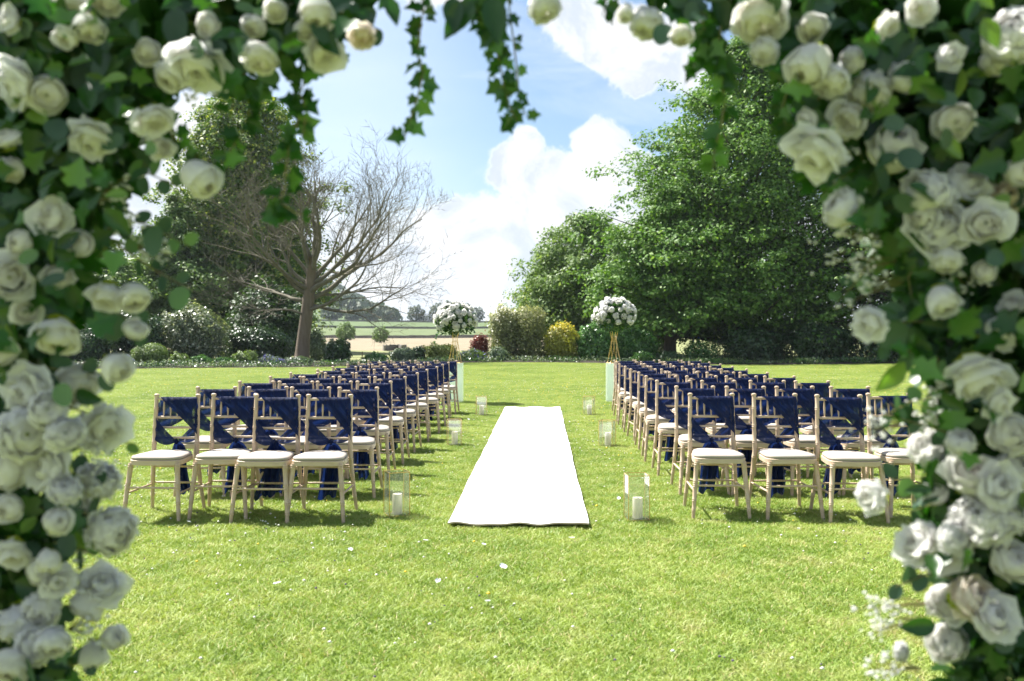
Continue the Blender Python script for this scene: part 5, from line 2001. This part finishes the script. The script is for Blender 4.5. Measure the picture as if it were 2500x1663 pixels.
# flowers: (x, y, diameter, kind, facing x, facing z)
FL = [(18, 640, 110, 'rose', .3, 0), (210, 320, 108, 'peony', .2, -.9), (460, 412, 92, 'bud', .6, -.7), (727, 28, 72, 'bud', 0, -1),
      (745, 122, 92, 'rose', .3, -.8), (600, 135, 86, 'rose', .2, -.7), (450, 150, 120, 'peony', .3, -.9), (390, 175, 70, 'rose', -.3, -.6), (155, 78, 58, 'bud', 0, -.8),
      (205, 62, 70, 'bud', .2, -.7), (110, 215, 96, 'rose', .3, -.5), (40, 195, 104, 'peony', -.1, -.3), (165, 12, 90, 'rose', 0, -.5),
      (240, -5, 80, 'rose', 0, -.8), (20, 45, 60, 'rose', -.3, 0), (352, 275, 78, 'rose', .5, -.5), (308, 685, 80, 'rose', .5, -.5), (245, 682, 84, 'rose', -.1, -.8),
      (266, 845, 74, 'bud', .8, -.3), (240, 985, 112, 'peony', .9, -.2), (183, 980, 46, 'bud', .3, .3), (128, 775, 116, 'rose', .2, -.9),
      (118, 500, 86, 'rose', .2, .3), (135, 640, 72, 'rose', .2, -.5), (175, 885, 104, 'rose', .4, -.6), (65, 905, 110, 'peony', -.1, 0),
      (60, 1000, 130, 'peony', .1, .2), (110, 1080, 105, 'peony', .2, 0), (20, 1080, 110, 'rose', 0, 0), (228, 1108, 96, 'peony', .6, .6), (180, 1165, 74, 'peony', .2, .2),
      (258, 1222, 108, 'peony', .7, .2), (30, 1272, 80, 'rose', .2, -.6), (112, 1292, 58, 'bud', .3, -.9), (236, 1345, 92, 'peony', .4, .6),
      (202, 1392, 74, 'bud', -.3, -.9), (258, 1470, 62, 'bud', .9, .2), (216, 1505, 66, 'bud', .2, -.9), (95, 1405, 92, 'peony', .2, .1),
      (45, 1440, 118, 'peony', .1, -.4), (25, 1535, 90, 'rose', .1, 0), (120, 1480, 84, 'peony', .3, -.4), (12, 320, 62, 'rose', .2, .4), (25, 390, 66, 'rose', .2, -.2),
      (835, 80, 66, 'blush', .1, -.8), (635, 25, 56, 'rose', 0, -.7), (585, 60, 56, 'rose', 0, -.6), (700, 70, 52, 'rose', .3, -.5), (370, 340, 52, 'rose', .4, .2),
      (340, 120, 60, 'rose', .1, -.5), (480, 60, 56, 'rose', 0, -.6), (310, 760, 50, 'bud', .6, 0), (130, 1200, 60, 'bud', .2, 0), (185, 560, 62, 'rose', .3, .1),
      (60, 720, 64, 'rose', .1, .1), (45, 560, 60, 'rose', 0, 0), (90, 1320, 60, 'bud', 0, .3), (20, 1170, 70, 'rose', 0, 0), (0, 810, 76, 'rose', .1, 0),
      (1748, 42, 126, 'rose', -.1, -.8), (1760, 118, 64, 'peony', .1, -.9), (1253, 18, 76, 'peony', .1, -.9), (1488, 55, 78, 'peony', -.1, -.9),
      (1568, 82, 58, 'rose', .1, -.9), (1870, 62, 66, 'rose', -.2, -.7), (1862, 148, 98, 'bud', -.8, -.7), (1912, 185, 80, 'peony', -.5, -.7), (1960, 140, 66, 'peony', -.2, .1),
      (2000, 215, 104, 'peony', -.2, -.3), (2085, 178, 70, 'peony', .1, .2), (1955, 272, 92, 'rose', -.5, -.4), (2058, 340, 124, 'rose', -.1, 0), (2195, 280, 88, 'rose', 0, -.2),
      (2330, 85, 120, 'peony', -.2, .1), (1878, 355, 118, 'peony', -.6, -.7), (1858, 275, 50, 'rose', -.4, 0), (1936, 480, 90, 'peony', -.9, .3),
      (2130, 440, 108, 'peony', -.2, .2), (2160, 520, 136, 'peony', -.2, -.1), (2222, 420, 96, 'peony', .1, .3), (2266, 515, 100, 'rose', .1, .2), (2180, 600, 72, 'peony', -.1, -.6),
      (2266, 625, 50, 'rose', .1, 0), (2168, 690, 66, 'bud', .1, -.8), (2000, 745, 76, 'peony', -.7, -.1), (2252, 872, 134, 'rose', .1, -.5), (2300, 765, 90, 'peony', .2, 0),
      (2285, 145, 60, 'rose', .2, .1), (2190, 130, 56, 'peony', 0, .1), (2132, 1030, 94, 'peony', -.5, .4), (2212, 1018, 66, 'peony', 0, .6), (2240, 1098, 116, 'rose', -.1, .5),
      (2006, 1140, 84, 'peony', -.9, 0), (2262, 1192, 144, 'peony', -.2, .3), (2112, 1250, 94, 'peony', -.8, .2), (2166, 1272, 92, 'peony', -.1, -.1), (2182, 1385, 104, 'peony', -.5, 0),
      (2234, 1372, 104, 'blush', 0, .1), (2180, 1480, 84, 'rose', -.2, .2), (2325, 1000, 96, 'rose', 0, .3), (2335, 1292, 96, 'rose', .1, .2), (2320, 450, 76, 'blush', .1, .1),
      (2345, 1090, 104, 'rose', .1, .2), (2345, 395, 80, 'rose', .1, .1), (2150, 1140, 56, 'bud', -.4, .5), (2300, 930, 60, 'peony', 0, 0), (2075, 1500, 40, 'peony', 0, 0.4),
      (2330, 700, 56, 'rose', 0, 0), (2300, 1120, 92, 'peony', 0, .2), (2200, 1240, 84, 'peony', -.3, .3), (2290, 1420, 90, 'peony', 0, .2), (2330, 1190, 80, 'peony', .1, .2), (2160, 455, 84, 'peony', -.3, .2), (2120, 500, 78, 'peony', -.4, 0), (150, 1000, 86, 'peony', .4, .2), (110, 945, 84, 'peony', .2, .2), (190, 1235, 80, 'peony', .5, .3), (75, 1490, 86, 'peony', .1, .2), (130, 1340, 74, 'peony', .4, .2), (150, 1130, 74, 'peony', .3, .4), (2040, 60, 60, 'rose', 0, -.5), (2120, 20, 64, 'rose', 0, -.5), (1440, 30, 40, 'bud', 0, -.9)]
NMK = {'rose': 'rose', 'peony': 'peony', 'bud': 'rosebud', 'blush': 'blush_rose'}


def arch_flower(x, y, d, kind_, fx, fz, dy):
    rad = d / 2 * K / FPX * (AY + dy)
    N = Vector((fx * 1.25 + rr3.gauss(0, 0.22), -0.62, fz * 1.2 + rr3.gauss(0, 0.2))).normalized()
    s_ = rad * (1.0 if kind_ != 'bud' else 1.12)
    ro = bpy.data.objects.new(NMK[kind_], rr3.choice(ROSES[kind_]))
    link(ro, arch)
    mt = Matrix.Translation(ap(x, y, dy)) @ basis(N, (rr3.gauss(0, 1), rr3.gauss(0, 1), rr3.gauss(0, 1))).to_4x4() @ Matrix.Diagonal((s_ * rr3.uniform(0.88, 1.12), s_ * rr3.uniform(0.88, 1.12), s_ * rr3.uniform(0.9, 1.1), 1))
    ro.matrix_local = mt
    ca = bpy.data.objects.new('calyx', CALYX)
    link(ca, ro)
    return ro


for f_ in FL:
    edge = f_[1] > 880 and 170 < f_[0] < 2195
    # flowers on the rim of the opening sit towards the sunny back of the garland
    arch_flower(*f_, rr3.uniform(-0.03, 0.05) if edge else rr3.uniform(-0.15, -0.07))
# more flowers on the legs and outer sides beyond the picture
for k in range(46):
    sd_ = rr3.choice((-1, 1))
    x = rr3.uniform(-260, 190) if sd_ < 0 else rr3.uniform(2170, 2620)
    y = rr3.uniform(1600, 2350) if k < 30 else rr3.uniform(0, 1500)
    if k >= 30:
        x = rr3.uniform(-260, -60) if sd_ < 0 else rr3.uniform(2420, 2620)
    arch_flower(x, y, rr3.uniform(70, 120), rr3.choice(['rose', 'peony']), rr3.uniform(-.4, .4), rr3.uniform(-.3, .5), -0.08)

# small filler flowers (gypsophila-like sprays)
mfil = m_petal('filler_petals', (0.84, 0.84, 0.84), (0.78, 0.78, 0.6), 0.4)
Vs, Fs, o = [], [], 0
base = np.array([(1, 0, 0), (0, 1, 0), (-1, 0, 0), (0, -1, 0), (0, 0, .6), (0, 0, -.6)], float)
fb_ = np.array([(0, 1, 4), (1, 2, 4), (2, 3, 4), (3, 0, 4), (1, 0, 5), (2, 1, 5), (3, 2, 5), (0, 3, 5)])
mb = MB()
sprays = [(2040, 560, -1, -.1, 150), (2050, 600, -1, .2, 130), (2070, 650, -1, .2, 110), (2120, 1390, -1, .1, 130), (2110, 1430, -1, .1, 110), (2100, 1540, -1, 0, 90),
          (330, 270, .6, .6, 90), (420, 200, .7, .2, 90), (230, 470, .7, -.5, 90), (260, 530, .6, -.3, 80), (150, 930, .8, .1, 80),
          (190, 1030, .8, .2, 70), (2200, 620, .3, .6, 90), (2160, 820, .1, 1, 110), (2270, 760, .2, -.4, 70), (170, 1450, .7, 0, 80), (2060, 980, -.9, .1, 60),
          (330, 570, .6, .4, 60), (1960, 330, -.5, .4, 70), (200, 1120, .6, -.3, 60), (2150, 960, -.4, .2, 70), (180, 1330, .5, .2, 50)]
for (x, y, dx, dy, L_) in sprays:
    p0 = ap(x + 20 * (-dx), y, 0.02)
    for k in range(22):
        t_ = rr3.uniform(0.25, 1)
        q = ap(x + dx * L_ * t_ + rr3.gauss(0, 10 + 16 * t_), y + dy * L_ * t_ + rr3.gauss(0, 10 + 16 * t_), rr3.uniform(-0.07, 0.02))
        if k % 2 == 0:
            mb.tube([p0, (p0 + q) / 2 + Vector((0, 0, 0.004)), q], [0.0012, 0.0009, 0.0006], 4, cap=False)
        for q2 in range(rr3.randint(1, 3)):
            s_ = rr3.uniform(0.0035, 0.0070)
            c_ = np.array(q) + np.array([rr3.gauss(0, .005) for _ in range(3)])
            Vs.append(base * s_ * ra.uniform(0.7, 1.2, (6, 1)) + c_)
            Fs.append(fb_ + o)
            o += 6
tag(obj('filler_flowers', mesh_np('filler_flowers', np.concatenate(Vs), np.concatenate(Fs), mfil, tint=[0.1] * (len(Fs) * 8)), arch), kind='stuff')
tag(mb.build('filler_stems', M['stem'], arch), kind='stuff')
